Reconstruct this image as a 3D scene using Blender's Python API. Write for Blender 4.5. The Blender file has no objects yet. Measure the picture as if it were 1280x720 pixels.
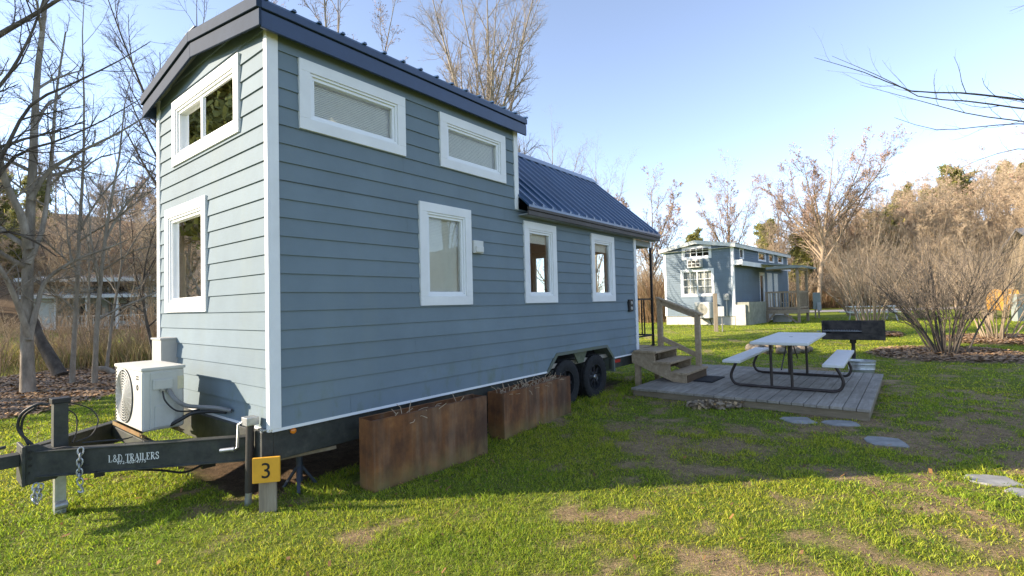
import bpy, bmesh, math, random
import numpy as np
from mathutils import Vector, Matrix, Euler
from math import radians as rad, sin, cos, pi

scn = bpy.context.scene
COL = scn.collection
rng = np.random.default_rng(7)
random.seed(7)

# ------------------------------------------------------------------ camera
F_PX, PITCH, ROLL, CAM_Z = 623.64, 0.03206, 0.0247, 1.55
_fw = Vector((0, cos(PITCH), sin(PITCH))); _u0 = Vector((0, -sin(PITCH), cos(PITCH))); _r0 = Vector((1, 0, 0))
_rt = cos(ROLL)*_r0 - sin(ROLL)*_u0
_up = sin(ROLL)*_r0 + cos(ROLL)*_u0
cd = bpy.data.cameras.new('camera'); cam = bpy.data.objects.new('camera', cd); COL.objects.link(cam)
cd.sensor_width = 36; cd.lens = F_PX/1280*36; cd.clip_start = .05; cd.clip_end = 3000
M3 = Matrix((_rt, _up, -_fw)).transposed()
cam.matrix_world = Matrix.Translation((0, 0, CAM_Z)) @ M3.to_4x4()
scn.camera = cam
def at(px, py, d):
    """world point seen at a photo pixel, d metres ahead"""
    return Vector((0, 0, CAM_Z)) + d*(_fw + (px-640)/F_PX*_rt - (py-360)/F_PX*_up)

# ------------------------------------------------------------------ helpers
def link(o): COL.objects.link(o); return o
def tag(o, label=None, cat=None, group=None, kind=None):
    if label: o['label'] = label
    if cat: o['category'] = cat
    if group: o['group'] = group
    if kind: o['kind'] = kind
    return o
def empty(name, loc=(0, 0, 0), rz=0, label=None, cat=None, group=None):
    o = link(bpy.data.objects.new(name, None)); o.location = loc; o.rotation_euler = (0, 0, rz)
    o.empty_display_size = .2
    return tag(o, label, cat, group)
def copy_tree(o, parent=None):
    c = o.copy(); COL.objects.link(c); c.parent = parent
    for ch in list(o.children): copy_tree(ch, c)
    return c

class MB:
    """collects polygons, then becomes one mesh object"""
    def __init__(s, xf=None): s.v = []; s.f = []; s.m = []; s.xf = xf; s.mi = 0
    def P(s, p):
        s.v.append(tuple(s.xf(*p)) if s.xf else tuple(p)); return len(s.v)-1
    def poly(s, pts):
        s.f.append([s.P(p) for p in pts]); s.m.append(s.mi); return s
    def box(s, x0, x1, y0, y1, z0, z1):
        i = [s.P(p) for p in ((x0,y0,z0),(x1,y0,z0),(x1,y1,z0),(x0,y1,z0),(x0,y0,z1),(x1,y0,z1),(x1,y1,z1),(x0,y1,z1))]
        for q in ((0,3,2,1),(4,5,6,7),(0,1,5,4),(1,2,6,5),(2,3,7,6),(3,0,4,7)):
            s.f.append([i[k] for k in q]); s.m.append(s.mi)
        return s
    def hexa(s, b, t):
        """prism between two quads/polys of the same count"""
        n = len(b); ib = [s.P(p) for p in b]; it = [s.P(p) for p in t]
        s.f.append(ib[::-1]); s.m.append(s.mi); s.f.append(it); s.m.append(s.mi)
        for k in range(n):
            s.f.append([ib[k], ib[(k+1) % n], it[(k+1) % n], it[k]]); s.m.append(s.mi)
        return s
    def bar(s, p0, p1, w, h, upv=(0, 0, 1)):
        """rectangular bar from p0 to p1, w across, h along upv"""
        p0, p1 = Vector(p0), Vector(p1); d = (p1-p0).normalized(); upv = Vector(upv)
        a = d.cross(upv).normalized(); b = a.cross(d).normalized()
        q = [a*w/2+b*h/2, -a*w/2+b*h/2, -a*w/2-b*h/2, a*w/2-b*h/2]
        return s.hexa([p0+k for k in q], [p1+k for k in q])
    def tube(s, pts, r, n=8, cap=True, closed=False):
        pts = [Vector(p) for p in pts]; k = len(pts)
        rr = r if isinstance(r, (list, tuple)) else [r]*k
        rings = []; a = None
        for i, p in enumerate(pts):
            if closed: d = pts[(i+1) % k]-pts[i-1]
            else: d = pts[min(i+1, k-1)]-pts[max(i-1, 0)]
            d = d.normalized()
            if a is None:
                a = d.cross(Vector((.31, .17, .93)))
                if a.length < 1e-3: a = d.cross(Vector((1, 0, 0)))
            a = (a-d*a.dot(d)).normalized(); b = d.cross(a)
            rings.append([s.P(p+rr[i]*(cos(2*pi*j/n)*a+sin(2*pi*j/n)*b)) for j in range(n)])
        for i in range(k if closed else k-1):
            A, B = rings[i], rings[(i+1) % k]
            for j in range(n):
                s.f.append([A[j], A[(j+1) % n], B[(j+1) % n], B[j]]); s.m.append(s.mi)
        if cap and not closed:
            s.f.append(rings[0][::-1]); s.m.append(s.mi); s.f.append(rings[-1]); s.m.append(s.mi)
        return s
    def cyl(s, p0, p1, r, n=16, r1=None): return s.tube([p0, p1], [r, r if r1 is None else r1], n)
    def lathe(s, prof, c, axis, n=28):
        """profile [(radius, along)] spun about axis through c"""
        c = Vector(c); ax = Vector(axis).normalized(); a = ax.orthogonal().normalized(); b = ax.cross(a)
        rings = [[s.P(c+ax*h+r*(cos(2*pi*j/n)*a+sin(2*pi*j/n)*b)) for j in range(n)] for r, h in prof]
        for A, B in zip(rings, rings[1:]):
            for j in range(n): s.f.append([A[j], A[(j+1) % n], B[(j+1) % n], B[j]]); s.m.append(s.mi)
        return s
    def build(s, name, mats, parent=None, bevel=0, smooth=False, seg=2):
        me = bpy.data.meshes.new(name); me.from_pydata(s.v, [], s.f); me.update()
        mats = mats if isinstance(mats, (list, tuple)) else [mats]
        for m in mats: me.materials.append(m)
        if len(mats) > 1: me.polygons.foreach_set('material_index', s.m)
        bm = bmesh.new(); bm.from_mesh(me)
        bmesh.ops.recalc_face_normals(bm, faces=bm.faces)
        if bevel:
            ed = [e for e in bm.edges if len(e.link_faces) == 2 and e.calc_face_angle(0) > .6]
            bmesh.ops.bevel(bm, geom=ed, offset=bevel, segments=seg, affect='EDGES', clamp_overlap=True, profile=.7)
        bm.to_mesh(me); bm.free()
        if smooth:
            me.polygons.foreach_set('use_smooth', [True]*len(me.polygons))
            me.set_sharp_from_angle(angle=rad(40))
        o = link(bpy.data.objects.new(name, me)); o.parent = parent
        return o
def arc(c, r, a0, a1, n, e1, e2):
    c, e1, e2 = Vector(c), Vector(e1), Vector(e2)
    return [c+r*(cos(a0+(a1-a0)*i/n)*e1+sin(a0+(a1-a0)*i/n)*e2) for i in range(n+1)]
def smooth_path(pts, n=5):
    """Catmull-Rom through pts"""
    P = [Vector(p) for p in pts]; P = [2*P[0]-P[1]]+P+[2*P[-1]-P[-2]]; out = []
    for i in range(1, len(P)-2):
        for k in range(n):
            t = k/n; a, b, c, d = P[i-1:i+3]
            out.append(.5*((2*b)+(c-a)*t+(2*a-5*b+4*c-d)*t*t+(3*b-a-3*c+d)*t**3))
    out.append(P[-2]); return out

# ------------------------------------------------------------------ materials
class NT:
    def __init__(s, name):
        s.mat = bpy.data.materials.new(name); s.mat.use_nodes = True
        s.t = s.mat.node_tree; s.n = s.t.nodes; s.b = s.n['Principled BSDF']; s.out = s.n['Material Output']
        s.tc = s.add('ShaderNodeTexCoord')
    def add(s, ty, **kw):
        n = s.n.new(ty)
        for k, v in kw.items():
            if k in ('ins',):
                for a, b in v.items(): n.inputs[a].default_value = b
            else: setattr(n, k, v)
        return n
    def ln(s, a, b): s.t.links.new(a, b)
    def noise(s, scale, detail=4, rough=.6, stretch=None, coord='Object', off=0):
        n = s.add('ShaderNodeTexNoise', ins={'Scale': scale, 'Detail': detail, 'Roughness': rough})
        mp = s.add('ShaderNodeMapping'); mp.inputs['Scale'].default_value = stretch or (1, 1, 1); mp.inputs['Location'].default_value = (off, off*.7, off*1.3)
        s.ln(s.tc.outputs[coord], mp.inputs[0]); s.ln(mp.outputs[0], n.inputs['Vector']); return n.outputs['Fac']
    def ramp(s, fac, *stops):
        r = s.add('ShaderNodeValToRGB'); e = r.color_ramp.elements
        while len(e) < len(stops): e.new(.5)
        for k, (p, c) in enumerate(stops): e[k].position = p; e[k].color = (*c, 1) if len(c) == 3 else c
        s.ln(fac, r.inputs[0]); return r.outputs[0]
    def mix(s, fac, a, b, mode='MIX'):
        m = s.add('ShaderNodeMix', data_type='RGBA', blend_type=mode)
        for sock, val in ((m.inputs[0], fac), (m.inputs[6], a), (m.inputs[7], b)):
            if isinstance(val, (int, float)): sock.default_value = val
            elif isinstance(val, tuple): sock.default_value = (*val, 1)
            else: s.ln(val, sock)
        return m.outputs[2]
    def math(s, op, a, b=0.):
        m = s.add('ShaderNodeMath', operation=op)
        for i, val in enumerate((a, b)):
            if isinstance(val, (int, float)): m.inputs[i].default_value = val
            else: s.ln(val, m.inputs[i])
        return m.outputs[0]
    def bump(s, h, strength=.3, dist=.01):
        b = s.add('ShaderNodeBump', ins={'Strength': strength, 'Distance': dist}); s.ln(h, b.inputs['Height']); s.ln(b.outputs[0], s.b.inputs['Normal'])
    def col(s, c):
        if isinstance(c, tuple): s.b.inputs['Base Color'].default_value = (*c, 1)
        else: s.ln(c, s.b.inputs['Base Color'])
    def set(s, **kw):
        for k, v in kw.items(): s.b.inputs[k.replace('_', ' ')].default_value = v
def scale_c(c, k): return tuple(min(1, x*k) for x in c)
def plain(name, c, rough=.6, metal=0., var=.18, sc=6., bump=.1, spec=.4, stretch=None, bdist=.004, c2=None):
    t = NT(name)
    f = t.noise(sc, 5, .65, stretch)
    t.col(t.ramp(f, (.3, scale_c(c, 1-var)), (.7, c2 or scale_c(c, 1+var))))
    t.set(Roughness=rough, Metallic=metal, Specular_IOR_Level=spec)
    if bump: t.bump(t.noise(sc*4, 4, .7, stretch), bump, bdist)
    return t.mat
def island(t):
    return t.add('ShaderNodeNewGeometry').outputs['Random Per Island']
M = {}
# siding: blue-grey fibre cement with faint wood grain, weathered streaks and a little algae
def siding(name, c, grime=.35):
    t = NT(name)
    big = t.noise(1.3, 5, .65); st = t.noise(3.5, 4, .6, (1, 1, .12))
    base = t.ramp(big, (.3, scale_c(c, .90)), (.7, scale_c(c, 1.10)))
    s0 = t.add('ShaderNodeSeparateXYZ'); t.ln(t.tc.outputs['Object'], s0.inputs[0])
    row = t.math('FLOOR', t.math('DIVIDE', t.math('SUBTRACT', s0.outputs['Z'], .614), .1543))
    wn = t.add('ShaderNodeTexWhiteNoise', noise_dimensions='1D'); t.ln(row, wn.inputs['W'])
    base = t.mix(t.math('MULTIPLY', wn.outputs['Value'], .5), base, t.mix(.5, base, scale_c(c, .72)))
    base = t.mix(t.math('MULTIPLY', t.ramp(st, (.5, (0, 0, 0)), (.75, (1, 1, 1))), grime), base, scale_c((c[0]*1.15, c[1]*1.08, c[2]*.95), .95))
    sp = t.add('ShaderNodeSeparateXYZ'); t.ln(t.tc.outputs['Object'], sp.inputs[0])
    low = t.math('SUBTRACT', 1.0, t.math('MULTIPLY', t.math('SUBTRACT', sp.outputs['Z'], .55), 2.2))
    alg = t.ramp(t.noise(5, 6, .7, (1, 1, .5), off=3), (.52, (0, 0, 0)), (.68, (1, 1, 1)))
    fac = t.math('MULTIPLY', t.math('MAXIMUM', low, 0.), t.math('MULTIPLY', alg, .6))
    base = t.mix(fac, base, (.13, .16, .07))
    t.col(base); t.set(Roughness=.66, Specular_IOR_Level=.09)
    g = t.noise(14, 6, .7, (.25, .25, 6)); t.bump(g, .18, .004)
    return t.mat
M['siding'] = siding('blue_grey_siding', (.178, .226, .258))
M['siding_far'] = siding('far_blue_siding', (.17, .215, .255), .2)
M['white'] = plain('white_trim_paint', (.76, .76, .75), .5, var=.06, sc=3, bump=.05, spec=.2)
M['whitevinyl'] = plain('white_vinyl', (.78, .79, .79), .35, var=.04, sc=2, bump=0)
M['offwhite'] = plain('offwhite_paint', (.62, .62, .58), .6, var=.12, sc=5)
M['navy'] = plain('navy_trim', (.028, .05, .105), .35, var=.15, sc=3, bump=.03, spec=.5)
M['navysun'] = plain('navy_trim_sun_toned', (.03, .045, .075), .7, .0, var=.12, sc=5, bump=.05, spec=.08)  # eave navy again, darkened and dulled to offset sun glare on the rake
M['darkfascia'] = plain('dark_brown_fascia', (.075, .065, .058), .6, var=.25, sc=5)
M['soffit'] = plain('soffit_board', (.30, .32, .32), .7, var=.1, sc=5)
def roofmat():
    t = NT('blue_metal_roof'); f = t.noise(2.5, 5, .6)
    t.col(t.ramp(f, (.3, (.016, .050, .115)), (.7, (.028, .074, .155))))
    t.set(Roughness=.28, Metallic=.0, Specular_IOR_Level=.7, Coat_Weight=.5, Coat_Roughness=.2)
    return t.mat
M['roof'] = roofmat()
M['black'] = plain('black_metal', (.018, .018, .018), .5, .2, var=.3, sc=8, bump=.1)
def frame_mat():
    t = NT('weathered_black_frame'); f = t.noise(7, 6, .7)
    b = t.ramp(f, (.35, (.026, .028, .025)), (.6, (.05, .052, .045)), (.78, (.115, .108, .08)))
    g = t.ramp(t.noise(3, 5, .7, off=5), (.5, (0, 0, 0)), (.7, (1, 1, 1)))
    t.col(t.mix(t.math('MULTIPLY', g, .55), b, (.085, .095, .055))); t.set(Roughness=.62, Specular_IOR_Level=.35); t.bump(t.noise(40, 4, .7), .2, .003); return t.mat
M['frame'] = frame_mat()
M['galv'] = plain('galvanised_steel', (.42, .43, .43), .42, .75, var=.2, sc=18, bump=.06)
M['rubber'] = plain('tyre_rubber', (.022, .022, .022), .8, var=.3, sc=14, bump=.25, spec=.25)
M['rim'] = plain('black_rim_paint', (.03, .032, .036), .3, .3, var=.2, sc=10, bump=0)
M['chrome'] = plain('bare_hub_metal', (.45, .45, .46), .25, .9, var=.1, bump=0)
M['amber'] = plain('amber_lens', (.75, .23, .02), .2, var=.05, bump=0, spec=.6)
M['red'] = plain('red_reflector', (.45, .03, .02), .25, var=.05, bump=0, spec=.6)
M['interior'] = plain('interior_panel', (.38, .34, .28), .8, var=.1, bump=0)
def rust_mat(name, k=1.0):
    t = NT(name)
    a = t.noise(4, 6, .7); b = t.noise(7, 5, .6, (1, 1, .07), off=2)
    base = t.ramp(a, (.28, (.06*k, .028*k, .016*k)), (.5, (.135*k, .056*k, .022*k)), (.75, (.24*k, .105*k, .034*k)))
    base = t.mix(t.math('MULTIPLY', t.ramp(b, (.46, (0, 0, 0)), (.66, (1, 1, 1))), .6), base, (.19*k, .13*k, .085*k))
    base = t.mix(t.math('MULTIPLY', t.ramp(t.noise(3.2, 5, .6, (1, 1, .4), off=9), (.47, (0, 0, 0)), (.66, (1, 1, 1))), .8), base, (.045*k, .024*k, .016*k))
    sp = t.add('ShaderNodeSeparateXYZ'); t.ln(t.tc.outputs['Object'], sp.inputs[0])
    low = t.math('MAXIMUM', t.math('SUBTRACT', 1.0, t.math('MULTIPLY', sp.outputs['Z'], 4.5)), 0.)
    base = t.mix(t.math('MULTIPLY', low, t.ramp(t.noise(6, 5, .7, off=6), (.3, (.1, .1, .1)), (.65, (.75, .75, .75)))), base, (.20, .17, .06))
    t.col(base); t.set(Roughness=.8, Specular_IOR_Level=.25); t.bump(t.noise(60, 5, .7), .35, .003); return t.mat
M['rust'] = rust_mat('rusted_steel', 1.35); M['rust2'] = rust_mat('rusty_angle_iron', 1.7)
def wood(name, c, c2, along=(1, 8, 8), sc=3., rough=.8, isl=.35, lichen=0):
    t = NT(name)
    f = t.noise(sc, 7, .7, along)
    base = t.ramp(f, (.25, scale_c(c, .7)), (.5, c), (.75, c2))
    rnd = island(t)
    base = t.mix(t.math('MULTIPLY', rnd, isl), base, scale_c(c, .55))
    if lichen:
        base = t.mix(t.math('MULTIPLY', t.ramp(t.noise(2.2, 6, .75, off=4), (.45, (0, 0, 0)), (.65, (1, 1, 1))), lichen), base, scale_c(c, .45))
    t.col(base); t.set(Roughness=rough, Specular_IOR_Level=.25); t.bump(t.noise(sc*3, 6, .75, along), .45, .004); return t.mat
M['deckwood'] = wood('grey_deck_boards', (.33, .295, .245), (.47, .43, .37), (1, 9, 9), 2.5, isl=.4, lichen=.55)
M['stepwood'] = wood('weathered_brown_wood', (.39, .29, .185), (.54, .43, .30), (2, 2, 2), 8., isl=.25)
M['rimwood'] = wood('deck_skirt_wood', (.26, .205, .135), (.36, .30, .21), (8, 1, 8), 2.5, isl=.2, lichen=.3)
M['postwood'] = wood('post_wood', (.27, .22, .16), (.38, .33, .25), (9, 9, 1), 2.5, isl=.2)
M['greywood'] = wood('grey_porch_wood', (.33, .255, .18), (.46, .38, .29), (2, 2, 2), 6., isl=.25)
M['plastic'] = plain('white_plastic_tabletop', (.64, .63, .60), .45, var=.07, sc=9, bump=.15)
M['brownmetal'] = plain('brown_tube_frame', (.048, .036, .032), .45, .2, var=.25, sc=9, bump=.08)
M['grill'] = plain('sooty_black_steel', (.02, .019, .019), .7, .2, var=.5, sc=6, bump=.4, c2=(.085, .07, .06))
M['mat'] = plain('black_rubber_mat', (.014, .014, .015), .85, var=.3, sc=30, bump=.4)
M['stone'] = plain('grey_flagstone', (.27, .265, .25), .9, var=.3, sc=5, bump=.5, bdist=.006)
M['sign'] = plain('orange_yellow_sign', (.72, .36, .03), .5, var=.12, sc=7, bump=.08)
M['ink'] = plain('black_lettering', (.012, .012, .012), .6, bump=0)
M['letter'] = plain('white_lettering', (.75, .75, .72), .6, bump=0)
M['acwhite'] = plain('ac_white_paint', (.54, .53, .48), .42, var=.06, sc=4, bump=.04)
M['acpanel'] = plain('ac_side_panel', (.50, .50, .46), .45, var=.08, sc=5, bump=.04)
M['acdark'] = plain('ac_dark_inside', (.05, .05, .045), .7, bump=0)
M['boxgrey'] = plain('utility_box_grey', (.40, .40, .38), .55, var=.08, sc=4, bump=.05)
M['hose'] = plain('black_hose', (.02, .02, .022), .55, bump=0, spec=.5)
M['hosegrey'] = plain('grey_conduit', (.20, .20, .20), .5, bump=0)
M['dirt'] = plain('potting_soil', (.05, .035, .025), .95, var=.4, sc=14, bump=.8, bdist=.02)
M['concrete'] = plain('pale_concrete', (.46, .44, .40), .9, var=.15, sc=5, bump=.3)
M['gravel'] = plain('gravel_road', (.26, .25, .25), .95, var=.25, sc=3, bump=.5)
M['goldcover'] = plain('golden_cover', (.55, .27, .04), .7, var=.25, sc=4, bump=.5, bdist=.03)
M['tanwood'] = wood('tan_cabin_boards', (.36, .27, .16), (.48, .37, .23), (1, 1, 8), 3., isl=.2)
M['greyroof'] = plain('grey_shingle', (.17, .165, .165), .9, var=.2, sc=6, bump=.4)
M['greenmetal'] = plain('grey_green_metal', (.24, .27, .25), .5, .1, var=.1, sc=5, bump=.05)
M['brownwall'] = plain('tan_brown_wall', (.30, .24, .17), .9, var=.15, sc=3, bump=.2)
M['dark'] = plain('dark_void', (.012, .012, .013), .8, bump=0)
M['darkdoor'] = plain('dark_opening', (.03, .028, .026), .6, bump=0)
def glass_mat(name, tint, refl=.55):
    t = NT(name)
    gl = t.add('ShaderNodeBsdfGlossy'); gl.inputs['Roughness'].default_value = .015; gl.inputs['Color'].default_value = (1, 1, 1, 1)
    tr = t.add('ShaderNodeBsdfTransparent'); tr.inputs['Color'].default_value = (*tint, 1)
    fr = t.add('ShaderNodeFresnel', ins={'IOR': 1.5}); mx = t.add('ShaderNodeMixShader')
    bp = t.add('ShaderNodeBump', ins={'Strength': .05, 'Distance': .02}); t.ln(t.noise(2.5, 2, .5), bp.inputs['Height'])
    t.ln(bp.outputs[0], gl.inputs['Normal'])
    t.ln(fr.outputs[0], mx.inputs[0]); t.ln(tr.outputs[0], mx.inputs[1]); t.ln(gl.outputs[0], mx.inputs[2]); t.ln(mx.outputs[0], t.out.inputs[0])
    return t.mat
M['glass'] = glass_mat('window_glass', (.93, .95, .94))
M['blind'] = plain('blind_slats', (.80, .78, .69), .6, var=.05, bump=0)
def bark(name, c, c2, sc=6):
    t = NT(name); f = t.noise(sc, 6, .7, (1, 1, .35))
    base = t.ramp(f, (.3, scale_c(c, .55)), (.5, c), (.72, c2)); t.col(base)
    t.set(Roughness=.9, Specular_IOR_Level=.15); t.bump(t.noise(sc*3, 6, .75, (1, 1, .3)), .7, .015); return t.mat
M['bark_grey'] = bark('grey_bark', (.29, .245, .19), (.46, .40, .32))
M['bark_dark'] = bark('dark_bark', (.10, .082, .065), (.17, .145, .115))
M['bark_pale'] = bark('pale_tan_bark', (.30, .235, .16), (.44, .36, .26))
M['bark_tan'] = bark('tan_bark', (.30, .225, .15), (.40, .31, .21), 2)
def twig(name, c):
    t = NT(name); t.col(c); t.set(Roughness=.85, Specular_IOR_Level=.15); return t.mat
M['twig_grey'] = twig('grey_twigs', (.31, .255, .20)); M['twig_tan'] = twig('tan_twigs', (.52, .40, .27))
M['twig_red'] = twig('reddish_budding_twigs', (.40, .27, .20)); M['twig_dark'] = twig('dark_twigs', (.10, .075, .06))
M['twig_gold'] = twig('golden_twigs', (.58, .45, .32))
def foliage(name, c, tr=.35):
    t = NT(name); rnd = island(t)
    cc = t.ramp(rnd, (0, scale_c(c, .55)), (.6, c), (1, (c[0]*1.6, c[1]*1.4, c[2])))
    t.col(cc); t.set(Roughness=.6, Specular_IOR_Level=.2)
    tl = t.add('ShaderNodeBsdfTranslucent'); t.ln(cc, tl.inputs[0]); mx = t.add('ShaderNodeMixShader'); mx.inputs[0].default_value = tr
    t.ln(t.b.outputs[0], mx.inputs[1]); t.ln(tl.outputs[0], mx.inputs[2]); t.ln(mx.outputs[0], t.out.inputs[0]); return t.mat
M['needles'] = foliage('pine_needles', (.27, .27, .09))
M['brushleaf'] = foliage('evergreen_brush', (.12, .14, .04))
M['deadleaf'] = foliage('dead_leaves', (.30, .17, .08))
M['mulch'] = foliage('mulch_chips', (.34, .235, .15), .05)
M['paleleaf'] = foliage('pale_dry_leaves', (.38, .30, .21), .1)
def grassmat(name, tr=.5):
    t = NT(name); a = t.add('ShaderNodeAttribute', attribute_name='Col')
    t.ln(a.outputs['Color'], t.b.inputs['Base Color']); t.set(Roughness=.55, Specular_IOR_Level=.25)
    tl = t.add('ShaderNodeBsdfTranslucent'); t.ln(a.outputs['Color'], tl.inputs[0]); mx = t.add('ShaderNodeMixShader'); mx.inputs[0].default_value = tr
    t.ln(t.b.outputs[0], mx.inputs[1]); t.ln(tl.outputs[0], mx.inputs[2]); t.ln(mx.outputs[0], t.out.inputs[0]); return t.mat
M['grass'] = grassmat('grass_blades')
M['ringstone'] = plain('brown_field_stone', (.20, .165, .125), .9, var=.3, sc=7, bump=.6, bdist=.01)
M['curtain'] = plain('cream_curtain', (.36, .355, .33), .9, var=.1, bump=0)
# ------------------------------------------------------------------ frames of reference
YAW = 0.67622
TU = np.array([sin(YAW), cos(YAW)]); TV = np.array([-cos(YAW), sin(YAW)]); TC = np.array([-1.947, 4.013])
def W(s, t, z=0.): p = TC+s*TU+t*TV; return Vector((p[0], p[1], z))
T_RZ = pi/2-YAW

# ------------------------------------------------------------------ terrain
_tab = rng.random((256, 256))
def vnoise(x, y, sc=1., o=0):
    x = np.asarray(x, float)*sc+o*17.3; y = np.asarray(y, float)*sc+o*9.1
    xi = np.floor(x).astype(int); yi = np.floor(y).astype(int); fx = x-xi; fy = y-yi
    fx = fx*fx*(3-2*fx); fy = fy*fy*(3-2*fy); g = lambda a, b: _tab[(xi+a) % 256, (yi+b) % 256]
    return (g(0,0)*(1-fx)+g(1,0)*fx)*(1-fy)+(g(0,1)*(1-fx)+g(1,1)*fx)*fy
def fbm(x, y, sc=1., o=0, n=4):
    r = 0; a = .5; tot = 0
    for k in range(n): r = r+a*vnoise(x, y, sc*2**k, o+k); tot += a; a *= .55
    return r/tot
def sstep(a, b, x): t = np.clip((x-a)/(b-a), 0, 1); return t*t*(3-2*t)
def hgt(x, y):
    x = np.asarray(x, float); y = np.asarray(y, float)
    r = np.hypot(x, y); az = np.degrees(np.arctan2(x, y))
    h = .05*(fbm(x, y, .35, 1, 3)-.5)*sstep(2.5, 6, r)*(1-.8*sstep(8, 14, r))
    h = h+.24*sstep(15, 24, r)*sstep(2, 20, az)
    amp = np.interp(az, [-180, -100, -70, -30, -14, 6, 22, 34, 48, 70, 110, 180], [3, 12, 26, 24, 7, 2, 5, 10, 22, 26, 10, 3])
    h = h+amp*sstep(58, 175, r)*(.75+.5*fbm(x, y, .02, 5, 3))
    h = h-.9*sstep(13.0, 15.5, -x*.8+y*.2)*(1-sstep(17.5, 21, -x*.8+y*.2))*sstep(-75, -60, az)*(1-sstep(-36, -26, az))
    return h
def Z(x, y): return float(hgt(x, y))

SHRUBS = [(10.7, 12.4), (14.1, 14.6), (12.4, 17.3)]
STONES = [(3.53, 6.30, .36, .34, -8), (3.94, 6.11, .38, .30, -10), (3.87, 5.30, .36, .36, -25), (3.90, 4.16, .36, .26, -10), (3.95, 3.84, .34, .24, -18)]
def local(x, y):
    dx = x-TC[0]; dy = y-TC[1]; return dx*TU[0]+dy*TU[1], dx*TV[0]+dy*TV[1]
def mulch_mask(x, y):
    edge = .5*(fbm(x, y, .9, 3, 3)-.5)
    m = sstep(-.25, .25, (-7.75+edge-x))*sstep(0, .5, x+13.2)*sstep(5.0, 5.8, y)*(1-sstep(15.5, 16.5, y))
    for (sx, sy), rr in zip(SHRUBS, (1.75, 1.5, .9)):
        m = np.maximum(m, 1-sstep(rr*.82, rr*1.02, np.hypot(x-sx, (y-sy))+edge))
    return m
def dirt_mask(x, y):
    s, t = local(x, y); e = .35*(fbm(x, y, 1.7, 8, 3)-.5)
    m = sstep(-.1, .25, s+.15+e)*(1-sstep(6.6, 7.2, s+e))*sstep(.05, .5, t+e)*(1-sstep(2.3, 2.7, t))
    return m
def dead_mask(x, y):
    n = .42*fbm(x, y, 1.2, 11, 4)+.58*fbm(x, y, 4.6, 21, 3)
    bias = .035*sstep(-1.0, 3.0, x)-.08*(1-sstep(-2.5, .5, x))+.01*sstep(4.5, 5.5, y)*(1-sstep(9, 14, y))*sstep(1, 5, x)
    bias = bias-.07*sstep(10, 14, y)
    for px, py, r in ((1.9, 5.6, .8), (1.25, 4.6, .6), (.55, 3.6, .45), (2.6, 3.6, .7), (3.7, 3.4, .55), (.35, 2.6, .35), (1.3, 3.0, .5), (5.6, 5.6, 1.1), (4.6, 5.0, .8), (6.5, 6.6, 1.0), (8.4, 17.5, 1.5), (5.6, 19, 1.6), (7.6, 21.5, 1.4), (-2.6, 4.6, .35), (-2.5, 3.9, .18)):
        bias = bias+.085*np.exp(-((x-px)**2+(y-py)**2)/(r*r))
    return sstep(.535, .70, n+bias)

def axis(a, b, fine, lo, hi, grow=1.13):
    c = list(np.arange(lo, hi, fine)); d = fine
    while c[-1] < b: d *= grow; c.append(c[-1]+d)
    d = fine
    while c[0] > a: d *= grow; c.insert(0, c[0]-d)
    return np.array(c)
def build_ground():
    X = axis(-700, 700, .10, -9, 9.5); Y = axis(-300, 1200, .10, 1.0, 13)
    gx, gy = np.meshgrid(X, Y); nx, ny = len(X), len(Y)
    gz = hgt(gx, gy)
    gz = gz-.05*dirt_mask(gx, gy)+.05*mulch_mask(gx, gy)*sstep(0, 1, gx)
    co = np.stack([gx, gy, gz], -1).reshape(-1, 3)
    i = np.arange(nx*ny).reshape(ny, nx)
    q = np.stack([i[:-1,:-1], i[:-1,1:], i[1:,1:], i[1:,:-1]], -1).reshape(-1, 4)
    me = bpy.data.meshes.new('ground'); me.from_pydata(co, [], q.tolist()); me.update()
    x, y = co[:,0], co[:,1]; r = np.hypot(x, y); az = np.degrees(np.arctan2(x, y))
    green = np.array([.14, .18, .03]); tan = np.array([.36, .255, .16]); mul = np.array([.21, .155, .11]); dirt = np.array([.13, .09, .055])
    far = np.array([.20, .25, .03]); lit = np.array([.16, .115, .07])
    c = np.tile(green, (len(x), 1)); 
    def mixin(m, k):
        nonlocal c; c = c*(1-m[:,None])+np.asarray(k)*m[:,None]
    mixin(sstep(9, 20, r), far)
    mixin(dead_mask(x, y)*(.85-.25*sstep(10, 20, r)), tan)
    mixin(mulch_mask(x, y), mul); mixin(dirt_mask(x, y), dirt)
    bank = sstep(12.2, 13.6, -x*.8+y*.2)*(1-sstep(19.5, 22, -x*.8+y*.2))*sstep(-80, -65, az)*(1-sstep(-34, -26, az))
    mixin(bank*.85, (.19, .19, .05))
    mixin(sstep(56, 70, r), lit)
    at_ = me.color_attributes.new('Col', 'FLOAT_COLOR', 'POINT')
    at_.data.foreach_set('color', np.concatenate([c, np.ones((len(c), 1))], 1).astype(np.float32).ravel())
    me.polygons.foreach_set('use_smooth', np.ones(len(q), bool))
    t = NT('lawn_soil'); a = t.add('ShaderNodeAttribute', attribute_name='Col')
    n1 = t.ramp(t.noise(9, 8, .75), (.3, (.45, .45, .45)), (.7, (1.5, 1.45, 1.4)))
    n2 = t.ramp(t.noise(60, 5, .8), (.3, (.5, .5, .5)), (.7, (1.5, 1.5, 1.5)))
    t.col(t.mix(1, t.mix(1, a.outputs['Color'], n1, 'MULTIPLY'), n2, 'MULTIPLY')); t.set(Roughness=.95, Specular_IOR_Level=.1)
    t.bump(t.noise(45, 8, .8), .9, .03)
    me.materials.append(t.mat)
    tag(link(bpy.data.objects.new('ground', me)), kind='structure')
build_ground()

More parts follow.
